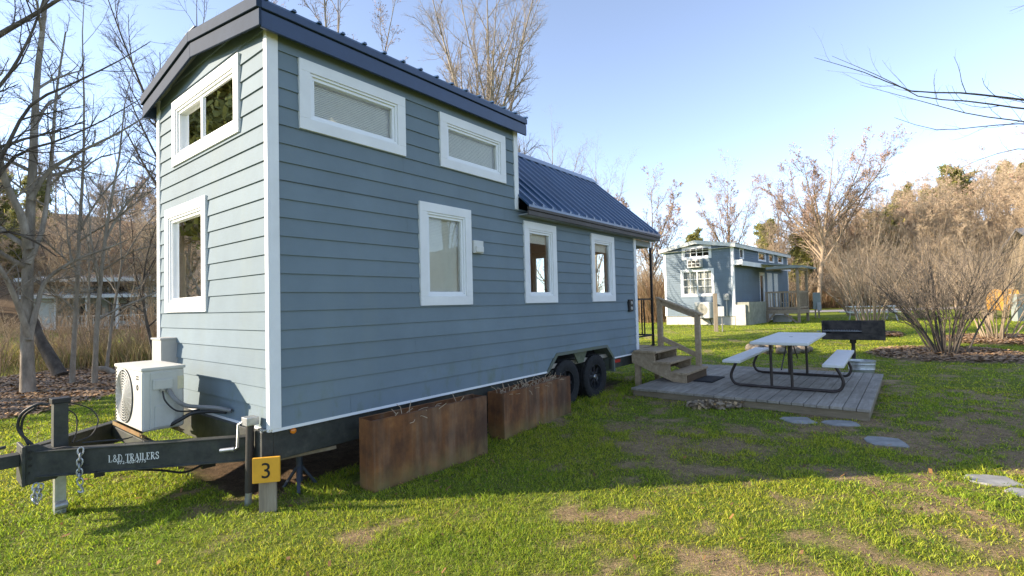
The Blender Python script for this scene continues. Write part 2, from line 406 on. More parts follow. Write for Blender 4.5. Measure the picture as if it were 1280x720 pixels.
def blades(name, xy, length, width, lean, cols, mat_, zoff=0., up=1.):
    """one mesh of bent tapering blades"""
    n = len(xy); x, y = xy[:,0], xy[:,1]; z = hgt(x, y)-.004+zoff
    a = rng.random(n)*2*pi; la = rng.random(n)*2*pi
    wx, wy = np.cos(a)*width/2, np.sin(a)*width/2
    lx, ly = np.cos(la)*lean*length, np.sin(la)*lean*length
    hz = length*np.sqrt(np.clip(1-lean**2*.8, .05, 1))*up
    v = np.empty((n, 5, 3))
    v[:,0] = np.stack([x-wx, y-wy, z], -1); v[:,1] = np.stack([x+wx, y+wy, z], -1)
    v[:,2] = np.stack([x+wx*.75+lx*.35, y+wy*.75+ly*.35, z+hz*.6], -1); v[:,3] = np.stack([x-wx*.75+lx*.35, y-wy*.75+ly*.35, z+hz*.6], -1)
    v[:,4] = np.stack([x+lx, y+ly, z+hz], -1)
    me = bpy.data.meshes.new(name); b = np.arange(n)*5
    me.vertices.add(n*5); me.vertices.foreach_set('co', v.astype(np.float32).ravel())
    loops = np.stack([b, b+1, b+2, b+3, b+3, b+2, b+4], -1).ravel()
    me.loops.add(n*7); me.loops.foreach_set('vertex_index', loops.astype(np.int32))
    st = np.stack([np.arange(n)*7, np.arange(n)*7+4], -1).ravel()
    me.polygons.add(n*2); me.polygons.foreach_set('loop_start', st.astype(np.int32))
    me.update(calc_edges=True); me.validate()
    ca = me.color_attributes.new('Col', 'FLOAT_COLOR', 'POINT')
    cc = np.repeat(np.concatenate([cols, np.ones((n, 1))], 1), 5, 0); ca.data.foreach_set('color', cc.astype(np.float32).ravel())
    me.materials.append(mat_)
    return link(bpy.data.objects.new(name, me))

def excluded(x, y):
    s, t = local(x, y)
    e = (s > 5.62) & (s < 9.18) & (t < -.38) & (t > -3.58)
    e |= (s > -.1) & (s < 7.0) & (t > .35) & (t < 2.7)
    e |= (s > .64) & (s < 2.04) & (t > -.48) & (t < .1)
    e |= (s > 2.5) & (s < 4.08) & (t > -.32) & (t < .1)
    for sx, sy, a, b, ro in STONES:
        dx, dy = x-sx, y-sy; k = rad(ro); px = dx*cos(k)+dy*sin(k); py = -dx*sin(k)+dy*cos(k)
        e |= (np.abs(px) < a*.40) & (np.abs(py) < b*.40)
    return e
def build_grass():
    P = []
    for r0, r1, dens in ((1.6, 3.6, 13000), (3.6, 6.5, 7500), (6.5, 11, 2600), (11, 20, 650), (20, 36, 150)):
        area = pi*(r1*r1-r0*r0)*(124/360); n = int(area*dens)
        r = np.sqrt(rng.random(n)*(r1*r1-r0*r0)+r0*r0); a = np.radians(rng.random(n)*124-62)
        P.append(np.stack([r*np.sin(a), r*np.cos(a)], -1))
    P = np.concatenate(P); x, y = P[:,0], P[:,1]; r = np.hypot(x, y)
    d = dead_mask(x, y); cl = fbm(x, y, 3.2, 31, 3)
    keep = ~excluded(x, y) & (rng.random(len(x)) > mulch_mask(x, y)*.985) & (rng.random(len(x)) > dirt_mask(x, y)*.9)
    keep &= rng.random(len(x)) > d*.38
    keep &= rng.random(len(x)) < .5+1.1*np.clip(cl-.1, 0, 1)
    bank = sstep(12.2, 13.6, -x*.8+y*.2)*(1-sstep(19.5, 22, -x*.8+y*.2))*(x < -6)
    keep &= rng.random(len(x)) > bank*.7
    P = P[keep]; x, y, r, d, cl = x[keep], y[keep], r[keep], d[keep], cl[keep]; n = len(x)
    s, t = local(x, y)
    tuft = fbm(x, y, 5.5, 41, 2)
    L = (.017+.026*rng.random(n)**1.3)*(.8+.5*np.clip(cl*1.6-.25, 0, 1.2))*(1-.3*d)
    L *= 1+.8*sstep(.68, .8, tuft)
    L *= 1+1.1*np.exp(-(np.minimum(np.abs(t+.05), 1)/.22)**2)*((s > .2) & (s < 6.6))
    L *= 1+.6*np.exp(-((t+.35)/.25)**2)*((s > 4.2) & (s < 5.7)) + .0022*r
    Wd = (.0024+.0024*rng.random(n))*np.maximum(1, r/2.8)**.95
    lean = .4+.58*rng.random(n)**.8
    dead = rng.random(n) < .19+.5*d+.05*sstep(.55, .7, fbm(x, y, 6, 51, 2))
    g = np.array([.29, .39, .030]); g2 = np.array([.50, .49, .05]); g3 = np.array([.13, .23, .025])
    k = np.clip(fbm(x, y, .9, 61, 3)*1.9-.5+.6*(rng.random(n)-.5), 0, 1)[:,None]; q = rng.random(n)[:,None]
    c = g*(1-k)+g2*k; c = np.where(q < .22, g3, c); c = c*(.6+.8*rng.random((n, 1)))
    strw = np.array([.50, .36, .22])*(.55+.7*rng.random((n, 1)))
    c = np.where(dead[:,None], strw, c)
    lean = np.where(dead, np.clip(lean+.25, 0, 1.0), lean)
    up = np.where(dead, .6, 1.)
    tag(blades('lawn_grass', P, L, Wd, lean, c, M['grass'], up=up), kind='stuff')
    # dead thatch, flat on the bare patches
    n2 = 150000; rr = np.sqrt(rng.random(n2)*(9.5**2-1.7**2)+1.7**2); a = np.radians(rng.random(n2)*110-50)
    Q = np.stack([rr*np.sin(a), rr*np.cos(a)], -1); kk = (rng.random(n2) < .10+.9*dead_mask(Q[:,0], Q[:,1])) & ~excluded(Q[:,0], Q[:,1]); Q = Q[kk]; m = len(Q)
    cc = np.array([.50, .35, .22])*(.35+1.0*rng.random((m, 1)))
    tag(blades('dry_thatch', Q, (.02+.055*rng.random(m)), .0026*np.maximum(1, np.hypot(Q[:,0], Q[:,1])/3.), .97+.03*rng.random(m), cc, M['grass'], .006, .35), kind='stuff')
build_grass()

def chips(name, pts, size, mat_, flat=.5, lift=.012):
    """small curled quads lying on the ground"""
    n = len(pts); x, y = pts[:,0], pts[:,1]; z = hgt(x, y)+lift+.02*rng.random(n)
    if name == 'mulch_chips': z = z+.05*mulch_mask(x, y)*sstep(0, 1, x)
    a = rng.random(n)*2*pi; L = size*(.5+rng.random(n)); w = L*(.25+.4*rng.random(n)); ti = (rng.random(n)-.5)*flat*2; tj = (rng.random(n)-.5)*flat
    ux, uy = np.cos(a), np.sin(a); v = np.empty((n, 4, 3))
    for k, (i, j) in enumerate(((-1,-1), (1,-1), (1,1), (-1,1))):
        v[:,k,0] = x+(i*ux*L-j*uy*w)/2; v[:,k,1] = y+(i*uy*L+j*ux*w)/2; v[:,k,2] = z+(i*ti*L+j*tj*w)/2
    me = bpy.data.meshes.new(name); me.vertices.add(n*4); me.vertices.foreach_set('co', v.astype(np.float32).ravel())
    me.loops.add(n*4); me.loops.foreach_set('vertex_index', np.arange(n*4, dtype=np.int32)); me.polygons.add(n); me.polygons.foreach_set('loop_start', np.arange(0, n*4, 4, dtype=np.int32))
    me.update(calc_edges=True); me.materials.append(mat_)
    return tag(link(bpy.data.objects.new(name, me)), kind='stuff')
def scatter_mulch():
    P = np.stack([-13.2+5.8*rng.random(60000), 5+11.5*rng.random(60000)], -1); P = P[rng.random(len(P)) < mulch_mask(P[:,0], P[:,1])*.75]
    Q = [P]
    for (sx, sy), rr in zip(SHRUBS, (2.1, 1.75, 1.15)):
        a = rng.random(7000)*2*pi; r = rr*np.sqrt(rng.random(7000)); q = np.stack([sx+r*np.cos(a), sy+r*np.sin(a)], -1); Q.append(q[rng.random(7000) < mulch_mask(q[:,0], q[:,1])])
    chips('mulch_chips', np.concatenate(Q), .075, M['mulch'])
    a = rng.random(900)*2*pi; r = .34*rng.random(900)**.7
    chips('dry_leaf_litter', np.stack([2.88+r*np.cos(a)*1.15, 7.2+r*np.sin(a)*.6], -1), .07, M['paleleaf'], .9, .03)
    P = np.stack([-14+9*rng.random(1500), 4.5+11*rng.random(1500)], -1); F = np.stack([-4.5+12*rng.random(420), 1.8+6*rng.random(420)], -1); P = np.concatenate([P, F[~excluded(F[:,0], F[:,1])]])
    chips('fallen_leaves', P, .032, M['deadleaf'], .8, .02)
scatter_mulch()
# ------------------------------------------------------------------ lapped walls and windows
def lap_wall(mb, mp, x0, x1, rows, holes=(), top=None, th=.014, brk=(), back=.085):
    """horizontal lap siding with openings; mp(a, d, z) maps along / outward / up"""
    topf = top or (lambda x: 1e9)
    for ri, (za, zb) in enumerate(rows):
        jx = x0+.7+((ri*2.39) % 3.2)
        jts = [(jx+3.66*k-.0015, jx+3.66*k-.0015, jx+3.66*k+.0015, jx+3.66*k+.0015, za, zb) for k in range(3)] if x1-x0 > 2.7 else []
        cuts = sorted({za, zb} | {h[k] for h in holes for k in (4, 5) if za < h[k] < zb})
        for a, b in zip(cuts, cuts[1:]):
            segs = [((x0, x0), (x1, x1))]
            for h in list(holes)+jts:
                if h[4] < b-1e-6 and h[5] > a+1e-6:
                    f = lambda z, l, r: l+(r-l)*(z-h[4])/(h[5]-h[4])
                    hl = (f(a, h[0], h[1]), f(b, h[0], h[1])); hr = (f(a, h[2], h[3]), f(b, h[2], h[3])); ns = []
                    for l, r in segs:
                        if hr[0] <= l[0] or hl[0] >= r[0]: ns.append((l, r)); continue
                        if hl[0] > l[0]: ns.append((l, hl))
                        if hr[0] < r[0]: ns.append((hr, r))
                    segs = ns
            for bx in brk:
                ns = []
                for l, r in segs:
                    if l[0] < bx < r[0]: ns += [(l, (bx, bx)), ((bx, bx), r)]
                    else: ns.append((l, r))
                segs = ns
            for l, r in segs:
                tl, tr = min(b, topf(l[1])), min(b, topf(r[1]))
                if tl <= a+1e-4 and tr <= a+1e-4: continue
                tl, tr = max(tl, a+1e-4), max(tr, a+1e-4)
                dp = lambda z: .003+th*(1-(z-za)/(zb-za))
                mb.poly([mp(l[0], dp(a), a), mp(r[0], dp(a), a), mp(r[1], dp(tr), tr), mp(l[1], dp(tl), tl)])
                mb.poly([mp(l[0], -back, a), mp(r[0], -back, a), mp(r[1], -back, tr), mp(l[1], -back, tl)])
                if a == za: mb.poly([mp(l[0], 0, a), mp(r[0], 0, a), mp(r[0], dp(a), a), mp(l[0], dp(a), a)])
def rect_hole(x0, x1, z0, z1, k=.04): return (x0+k, x0+k, x1-k, x1-k, z0+k, z1-k)
class PMB(MB):
    """MB in a wall's (along, outward, up) frame"""
    pass
def make_window(parent, mp, x0, x1, z0, z1, cw=.10, sash=.05, blind=None, mull=None, sill=True, wm='white', grid=0, name='window', lip=True):
    b = MB(mp)
    b.box(x0, x1, -.002, .034, z1-cw, z1); b.box(x0, x1, -.002, .034, z0, z0+cw)
    b.box(x0, x0+cw, -.002, .034, z0+cw, z1-cw); b.box(x1-cw, x1, -.002, .034, z0+cw, z1-cw)
    w = b.build(name, M[wm], parent, .004)
    a0, a1, c0, c1 = x0+cw, x1-cw, z0+cw, z1-cw; f = MB(mp); k = sash
    for d0, d1, kk, off in ((-.09, .022, k*.45, 0.), (-.055, .006, k*.55, k*.45)):
        A0, A1, C0, C1 = a0+off, a1-off, c0+off, c1-off
        f.box(A0, A1, d0, d1, C1-kk, C1); f.box(A0, A1, d0, d1, C0, C0+kk); f.box(A0, A0+kk, d0, d1, C0+kk, C1-kk); f.box(A1-kk, A1, d0, d1, C0+kk, C1-kk)
    g0, g1, h0, h1 = a0+k, a1-k, c0+k, c1-k
    if mull is not None: f.box(mull-.02, mull+.02, -.045, .012, h0, h1)
    f.build('sash', M['whitevinyl'], w, .002, seg=1)
    p = MB(mp)
    if mull is None: p.poly([(g0, -.022, h0), (g1, -.022, h0), (g1, -.022, h1), (g0, -.022, h1)])
    else:
        p.poly([(g0, -.004, h0), (mull-.02, -.004, h0), (mull-.02, -.004, h1), (g0, -.004, h1)])
        p.poly([(mull+.02, -.034, h0), (g1, -.034, h0), (g1, -.034, h1), (mull+.02, -.034, h1)])
    p.build('pane', M['glass'], w)
    if grid:
        q = MB(mp); nx, nz = grid; xs = [g0, g1] if mull is None else [g0, mull-.02, mull+.02, g1]
        for i in range(0, len(xs), 2):
            for j in range(1, nx): X = xs[i]+(xs[i+1]-xs[i])*j/nx; q.box(X-.012, X+.012, -.045, .0, h0, h1)
        for j in range(1, nz): Zz = h0+(h1-h0)*j/nz; q.box(g0, g1, -.043, -.002, Zz-.012, Zz+.012)
        q.build('muntins', M['whitevinyl'], w)
    if blind:
        zt, zb = blind; q = MB(mp); z = zt
        while z > zb:
            q.hexa([(g0-.01, -.060, z-.0085), (g1+.01, -.060, z-.0085), (g1+.01, -.068, z+.0085), (g0-.01, -.068, z+.0085)],
                   [(g0-.01, -.062, z-.0085), (g1+.01, -.062, z-.0085), (g1+.01, -.070, z+.0085), (g0-.01, -.070, z+.0085)]); z -= .0165
        q.build('blind', M['blind'], w)
    return w

# ------------------------------------------------------------------ the tiny house on its trailer
L_, W_ = 6.80, 2.62
house = empty('tiny_house', W(0, 0, 0), T_RZ, 'tall blue grey tiny house on a black trailer with tandem wheels, nearest the camera', 'tiny house')
mp_side = lambda a, d, z: (a, -d, z)
mp_end = lambda a, d, z: (-d, a, z)
mp_back = lambda a, d, z: (a, W_+d, z)
mp_porch = lambda a, d, z: (L_+d, a, z)
ZB, EXP = .594, .1543
rows = [(ZB, .614+EXP)]
while rows[-1][1] < 4.25: rows.append((rows[-1][1], rows[-1][1]+EXP))
RIDGE_T = W_/2
roof_hi = lambda t: 4.215-.154*abs(t-RIDGE_T)
roof_lo = lambda t: 4.19-.894*abs(t-RIDGE_T)
def brks(apex, slope, mid, rows, drop):
    return sorted({mid}|{mid+sg*(apex-drop-z)/slope for r in rows for z in r for sg in (-1, 1) if z < apex-drop})
SIDE_W = [(.25, 1.39, 3.09, 3.70), (1.875, 3.01, 3.09, 3.70), (1.555, 2.34, 1.555, 2.66), (3.365, 4.13, 1.555, 2.66), (5.145, 5.93, 1.555, 2.66)]
END_W = [(.49, 2.13, 3.11, 3.81), (1.23, 2.36, 1.55, 2.67)]
arch = (3.83, 4.08, 5.81, 5.57, .58, .81)
b = MB(); hs = [rect_hole(*w) for w in SIDE_W]
lap_wall(b, mp_side, .015, 3.24, rows, hs, lambda x: 3.99)
lap_wall(b, mp_side, 3.24, L_-.01, rows, hs+[arch], lambda x: 2.80)
b.build('side_wall', M['siding'], house)
b = MB(); lap_wall(b, mp_end, .015, W_-.015, rows, [rect_hole(*w) for w in END_W], lambda t: roof_hi(t)-.05, brk=brks(4.215, .154, RIDGE_T, rows, .05))
b.build('end_wall', M['siding'], house)
b = MB(); BACK_W = [(1.2, 2.3, 1.555, 2.66), (3.7, 4.8, 1.555, 2.66)]
lap_wall(b, mp_back, .015, 3.24, rows, [rect_hole(*w) for w in BACK_W], lambda x: 3.99); lap_wall(b, mp_back, 3.24, L_-.01, rows, [rect_hole(*w) for w in BACK_W], lambda x: 2.80)
b.build('rear_wall', M['siding'], house)
b = MB(); PW = [(.40, 1.40, .67, 2.70), (1.62, 2.42, 1.2, 2.66)]
lap_wall(b, mp_porch, .015, W_-.015, rows, [rect_hole(*w) for w in PW], lambda t: roof_lo(t)-.09, brk=brks(4.19, .894, RIDGE_T, rows, .09))
b.build('porch_wall', M['siding'], house)
b = MB(); lap_wall(b, lambda a, d, z: (3.24+d, a, z), .015, W_-.015, [r for r in rows if r[0] > 2.6], [], lambda t: roof_hi(t)-.05, brk=brks(4.215, .154, RIDGE_T, rows, .05))
b.build('dormer_end_wall', M['siding'], house)
# floor and loft inside (keeps the rooms dark and real)
b = MB(); b.box(.09, L_-.09, .09, W_-.09, .60, .66); b.box(.09, 2.9, .09, W_-.09, 2.82, 2.90)
b.build('floor', M['interior'], house)
# windows
for i, w in enumerate(SIDE_W):
    h0, h1 = w[2]+.15, w[3]-.15
    make_window(house, mp_side, *w, blind=(h1, h0) if i in (0, 1, 2) else (h1, h1-.12))
make_window(house, mp_end, *END_W[0], mull=1.36)
make_window(house, mp_end, *END_W[1], cw=.10, blind=(2.50, 2.30))
for w in BACK_W: make_window(house, mp_back, *w)
make_window(house, mp_porch, *PW[1])
dw = make_window(house, mp_porch, *PW[0], sash=.12, name='door'); dw['label'] = 'glazed porch door with white frame'
# trims
for boxes in (((-.006, .072, -.024, 0, ZB+.004, 3.97), (-.024, -.002, -.024, .035, ZB+.002, 3.96)), ((-.024, -.002, W_-.06, W_+.024, ZB+.002, 3.96), (-.002, .10, W_, W_+.022, ZB, 3.95)),
              ((3.195, 3.262, -.024, 0, 2.79, 3.97), (3.262, 3.28, -.024, .08, 2.95, 3.97)), ((L_-.07, L_+.004, -.024, 0, ZB+.004, 2.74), (L_+.002, L_+.022, -.024, .085, ZB+.002, 2.78))):
    b = MB()
    for q in boxes: b.box(*q)
    b.build('corner_trim', M['white'], house, .003, seg=1)
for q in ((.0, 3.83, -.021, -.0, ZB-.018, ZB+.006), (5.81, L_, -.021, 0, ZB-.018, ZB+.006), (-.022, 0, .0, W_, ZB-.018, ZB+.004)):
    MB().box(*q).build('bottom_flashing', M['white'], house)
# high roof: sheets, ribs, fascia, soffit
S0, S1, OV = -.13, 3.36, .115
b = MB()
for sg in (-1, 1):
    te = RIDGE_T+sg*(RIDGE_T+OV)
    b.hexa([(S0, RIDGE_T, 4.235), (S1, RIDGE_T, 4.235), (S1, te, roof_hi(te)+.02), (S0, te, roof_hi(te)+.02)], [(S0, RIDGE_T, 4.215), (S1, RIDGE_T, 4.215), (S1, te, roof_hi(te)), (S0, te, roof_hi(te))])
    s = S0+.06
    while s < S1:
        b.hexa([(s-.022, RIDGE_T, 4.236), (s+.022, RIDGE_T, 4.236), (s+.022, te+sg*.02, roof_hi(te)+.018), (s-.022, te+sg*.02, roof_hi(te)+.018)], [(s-.011, RIDGE_T, 4.262), (s+.011, RIDGE_T, 4.262), (s+.011, te+sg*.02, roof_hi(te)+.036), (s-.011, te+sg*.02, roof_hi(te)+.036)]); s += .2286
b.box(S0, S1, RIDGE_T-.12, RIDGE_T+.12, 4.262, 4.272)
b.build('upper_roof', M['roof'], house)
b = MB()
for sg in (-1, 1):
    te = RIDGE_T+sg*(RIDGE_T+OV); z = roof_hi(te)
    b.box(S0+.02, S1, *sorted((te, te-sg*.025)), z-.215, z-.075); b.box(S0+.02, S1, *sorted((te+sg*.018, te-sg*.022)), z-.068, z-.001)
b.build('eave_fascia', M['navy'], house, .004, seg=1)
b = MB()
for sg in (-1, 1):
    te = RIDGE_T+sg*(RIDGE_T+OV+.018); z = roof_hi(te); r = RIDGE_T
    for (d0, d1, lo, hi) in ((S0, S0+.02, -.21, -.075), (S0-.02, S0+.02, -.07, .03)):
        b.hexa([(d0, r, 4.215+lo), (d0, te, z+lo), (d0, te, z+hi), (d0, r, 4.215+hi)], [(d1, r, 4.215+lo), (d1, te, z+lo), (d1, te, z+hi), (d1, r, 4.215+hi)])
b.build('rake_trim', M['navysun'], house, .003, seg=1)
b = MB()
for sg in (-1, 1):
    te = RIDGE_T+sg*(RIDGE_T+OV-.02); z = roof_hi(te)
    b.hexa([(S0+.02, RIDGE_T, 4.165), (0, RIDGE_T, 4.165), (0, te, z-.05), (S0+.02, te, z-.05)], [(S0+.02, RIDGE_T, 4.15), (0, RIDGE_T, 4.15), (0, te, z-.065), (S0+.02, te, z-.065)])
    t0 = 0 if sg < 0 else W_
    b.box(0, S1, *sorted((t0, te)), z-.085, z-.07)
b.build('soffit', M['soffit'], house)
# low metal roof
Q0, Q1, LO = 3.26, 7.60, .20
b = MB()
for sg in (-1, 1):
    te = RIDGE_T+sg*(RIDGE_T+LO); z = roof_lo(te)
    b.hexa([(Q0, RIDGE_T, 4.19), (Q1, RIDGE_T, 4.19), (Q1, te, z), (Q0, te, z)], [(Q0, RIDGE_T, 4.15), (Q1, RIDGE_T, 4.15), (Q1, te, z-.03), (Q0, te, z-.03)])
    s = Q0+.10
    while s < Q1:
        for dz, wd, hgt_ in ((0, .026, .038),):
            b.hexa([(s-wd, RIDGE_T, 4.191), (s+wd, RIDGE_T, 4.191), (s+wd, te, z+.001), (s-wd, te, z+.001)], [(s-wd*.45, RIDGE_T, 4.191+hgt_), (s+wd*.45, RIDGE_T, 4.191+hgt_), (s+wd*.45, te, z+hgt_), (s-wd*.45, te, z+hgt_)])
        for e in (.075, .15):
            if s+e < Q1-.02: b.hexa([(s+e-.012, RIDGE_T, 4.191), (s+e+.012, RIDGE_T, 4.191), (s+e+.012, te, z+.001), (s+e-.012, te, z+.001)], [(s+e-.006, RIDGE_T, 4.197), (s+e+.006, RIDGE_T, 4.197), (s+e+.006, te, z+.007), (s+e-.006, te, z+.007)])
        s += .2286
    b.hexa([(Q0, RIDGE_T, 4.225), (Q1+.02, RIDGE_T, 4.225), (Q1+.02, RIDGE_T+sg*.15, 4.225-.134), (Q0, RIDGE_T+sg*.15, 4.225-.134)], [(Q0, RIDGE_T, 4.235), (Q1+.02, RIDGE_T, 4.235), (Q1+.02, RIDGE_T+sg*.15, 4.235-.134), (Q0, RIDGE_T+sg*.15, 4.235-.134)])
b.build('lower_roof', M['roof'], house)
b = MB()
for sg in (-1, 1):
    te = RIDGE_T+sg*(RIDGE_T+LO-.015); z = roof_lo(te); r = RIDGE_T
    b.box(3.27, Q1-.02, *sorted((te, te-sg*.025)), z-.145, z-.085); b.box(3.27, Q1-.02, *sorted((te+sg*.012, te-sg*.022)), z-.08, z-.03)
    b.hexa([(Q1-.03, r, 4.02), (Q1-.03, te, z-.145), (Q1-.03, te, z-.03), (Q1-.03, r, 4.15)], [(Q1-.005, r, 4.02), (Q1-.005, te, z-.145), (Q1-.005, te, z-.03), (Q1-.005, r, 4.15)])
b.build('lower_eave_fascia', M['darkfascia'], house, .003, seg=1)
b = MB()
for sg in (-1, 1):
    te = RIDGE_T+sg*(RIDGE_T+LO-.04); z = roof_lo(te); t0 = -.002 if sg < 0 else W_+.002
    b.box(3.27, Q1-.03, *sorted((t0, te)), z-.16, z-.146)
b.box(L_+.03, Q1-.04, .0, .09, 2.60, 2.71); b.box(L_+.03, Q1-.04, W_-.09, W_, 2.60, 2.71); b.box(Q1-.13, Q1-.04, .09, W_-.09, 2.60, 2.71)
b.box(L_+.03, Q1-.04, .09, W_-.09, 2.712, 2.73)
b.build('porch_ceiling', M['soffit'], house)
# porch floor, post, rail
b = MB(); b.box(L_+.03, 7.62, .02, W_, .60, .66); b.build('porch_floor', M['stepwood'], house, .004)
b = MB(); b.box(7.565, 7.605, .005, .045, .66, 2.60); b.box(7.54, 7.63, -.015, .065, .66, .675); b.build('porch_post', M['black'], house, .003)
b = MB(); b.box(7.565, 7.605, W_-.05, W_-.01, .66, 2.60); b.build('porch_post', M['black'], house, .003)
b = MB()
for z in (1.58, .87): b.box(L_+.024, 7.565, .012, .038, z-.015, z+.015)
for s in (7.20,): b.box(s-.01, s+.01, .015, .035, .885, 1.565)
b.box(7.57, 7.60, .045, W_-.05, 1.565, 1.595); b.box(7.57, 7.60, .045, W_-.05, .855, .885)
t = .25
while t < W_-.1: b.box(7.575, 7.595, t-.01, t+.01, .885, 1.565); t += .35
b.build('porch_railing', M['black'], house)
# wall fittings
b = MB(mp_side); b.box(2.36, 2.52, .004, .055, 2.16, 2.31); b.box(2.375, 2.505, .055, .075, 2.17, 2.24); b.build('wall_vent', M['offwhite'], house, .008)
b = MB(mp_side); b.box(6.42, 6.58, .004, .05, 1.36, 1.58); v = b.build('outlet_box', M['black'], house, .012)
for z in (1.52, 1.42): MB(mp_side).lathe([(.0, .062), (.03, .06), (.032, .05)], (6.5, .0, z), (0, 1, 0), 12).build('socket', M['boxgrey'], v)
b = MB(mp_end); b.box(2.06, 2.34, .004, .155, .78, 1.265); b.box(2.05, 2.35, .004, .165, 1.265, 1.285); b.build('utility_box', M['boxgrey'], house, .005)
# wheel arch
b = MB(mp_side); ap = [(3.83, .58), (4.08, .81), (5.57, .81), (5.81, .59), (5.82, .36)]
for (p, q) in zip(ap, ap[1:]): b.bar((p[0], .012, p[1]), (q[0], .012, q[1]), .045, .03, (0, 1, 0))
for (p, q) in zip(ap, ap[1:]): b.hexa([(p[0], .0, p[1]), (q[0], .0, q[1]), (q[0], .0, q[1]+.01), (p[0], .0, p[1]+.01)], [(p[0], -.30, p[1]), (q[0], -.30, q[1]), (q[0], -.30, q[1]+.01), (p[0], -.30, p[1]+.01)])
b.build('wheel_arch', plain('algae_stained_trim', (.17, .19, .19), .6, var=.3, sc=9, c2=(.12, .14, .08)), house)
b = MB(mp_side); b.hexa([(4.58, -.03, .80), (4.98, -.03, .80), (4.86, -.03, .62), (4.70, -.03, .62)], [(4.58, -.01, .80), (4.98, -.01, .80), (4.86, -.01, .62), (4.70, -.01, .62)]); b.build('arch_flap', plain('algae_flap', (.11, .12, .07), .7, var=.35, sc=9), house)
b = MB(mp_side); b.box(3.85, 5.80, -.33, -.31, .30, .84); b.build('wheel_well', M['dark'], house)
def make_wheel(s, t):
    R = .36; ax = (0, -1, 0)
    w = MB(); tread = [(.20, -.09), (.255, -.108), (.30, -.112), (.335, -.104), (R-.006, -.088), (R, -.075)]
    for k in (-.045, 0, .045): tread += [(R, k-.012), (R-.011, k-.009), (R-.011, k+.009), (R, k+.012)]
    tread += [(R, .075), (R-.006, .088), (.335, .104), (.30, .112), (.255, .108), (.205, .09)]
    w.lathe(tread, (s, t, R-.02), ax, 48)
    for k in range(36):      # shoulder blocks
        a = 2*pi*k/36; e = Vector((cos(a), 0, sin(a))); c = Vector((s, t, R-.02))
        for sd in (-1, 1):
            p = c+e*(R-.012)+Vector((0, sd*.083, 0)); w.bar(p-e.cross(Vector((0, 1, 0)))*.016, p+e.cross(Vector((0, 1, 0)))*.016, .018, .03, e)
    wh = w.build('wheel', M['rubber'], house, smooth=True)
    r = MB(); r.lathe([(.21, .085), (.205, .10), (.195, .10), (.188, .03), (.16, .015), (.125, .035), (.10, .03), (.075, .045), (0, .045)], (s, t, R-.02), ax, 40)
    for k in range(8):       # spokes
        a = 2*pi*k/8; e = Vector((cos(a), 0, sin(a))); c = Vector((s, t-.055, R-.02)); r.bar(c+e*.07, c+e*.19, .042, .02, (0, 1, 0))
    r.build('rim', M['rim'], wh, .003, smooth=True)
    h = MB(); h.lathe([(.042, .05), (.042, .085), (.034, .095), (0, .097)], (s, t, R-.02), ax, 16)
    for k in range(6): a = 2*pi*k/6; h.cyl((s+.07*cos(a), t-.05, R-.02+.07*sin(a)), (s+.07*cos(a), t-.078, R-.02+.07*sin(a)), .011, 6)
    h.build('hub', M['chrome'], wh, smooth=True)
make_wheel(4.40, .125); make_wheel(5.27, .125)
make_wheel(4.40, W_-.125); make_wheel(5.27, W_-.125)
# steel chassis
b = MB(); b.box(.03, 3.86, .030, .075, .335, .578); b.box(5.80, L_, .030, .075, .40, .578); b.box(.03, 6.7, W_-.075, W_-.03, .335, .578)
b.box(-.06, .03, .03, W_-.03, .335, .578)
for s in (1., 2., 3., 4.1, 5.0, 6.2): b.box(s-.03, s+.03, .075, W_-.075, .44, .575)
b.box(.10, 6.7, .12, W_-.12, .579, .592)
b.cyl((4.40, .2, .34), (4.40, W_-.2, .34), .035, 10); b.cyl((5.27, .2, .34), (5.27, W_-.2, .34), .035, 10)
chs = b.build('chassis', M['frame'], house, .004, seg=1)
b = MB(mp_side); b.lathe([(.024, -.03), (.024, -.012), (.015, -.004), (0, -.002)], (.19, 0, .545), (0, 1, 0), 14); b.build('marker_light', M['amber'], house, smooth=True)
b = MB(mp_side); b.box(5.92, 6.12, -.028, -.018, .49, .545); b.build('reflector', M['red'], house)
# A-frame tongue
b = MB()
for (A, B) in (((-1.20, 1.20), (.10, .117)), ((-1.20, 1.42), (.10, 2.503))):
    b.bar((*A, .43), (*B, .43), .055, .19)
    for z in (.523, .337): b.bar((*A, z), (*B, z), .085, .012)
b.box(-.60, -.54, .72, 1.9, .40, .50); b.box(-1.25, -1.08, 1.19, 1.43, .40, .52)
tongue = b.build('tongue', M['frame'], house, .003, seg=1)
b = MB()                                     # adjustable coupler channel with bolt holes
b.hexa([(-1.275, 1.19, .28), (-1.10, 1.14, .30), (-1.03, 1.085, .46), (-1.20, 1.19, .575), (-1.275, 1.20, .575)], [(-1.275, 1.21, .28), (-1.10, 1.16, .30), (-1.03, 1.105, .46), (-1.20, 1.21, .575), (-1.275, 1.22, .575)])
b.box(-1.29, -1.27, 1.17, 1.44, .28, .575)
b.box(-1.46, -1.29, 1.25, 1.37, .42, .51); b.hexa([(-1.62, 1.25, .40), (-1.46, 1.235, .41), (-1.46, 1.385, .41), (-1.62, 1.37, .40)], [(-1.62, 1.27, .47), (-1.46, 1.25, .535), (-1.46, 1.37, .535), (-1.62, 1.35, .47)])
b.lathe([(.0, .09), (.05, .075), (.07, .03), (.072, 0)], (-1.64, 1.31, .40), (0, 0, 1), 16)
b.bar((-1.50, 1.31, .55), (-1.36, 1.31, .575), .03, .02)
b.build('coupler', M['frame'], house, .004, seg=1)
b = MB()
for k in range(5): b.cyl((-1.245, 1.186, .32+k*.052), (-1.245, 1.192, .32+k*.052), .012, 10)
b.build('bolt_holes', M['black'], tongue)
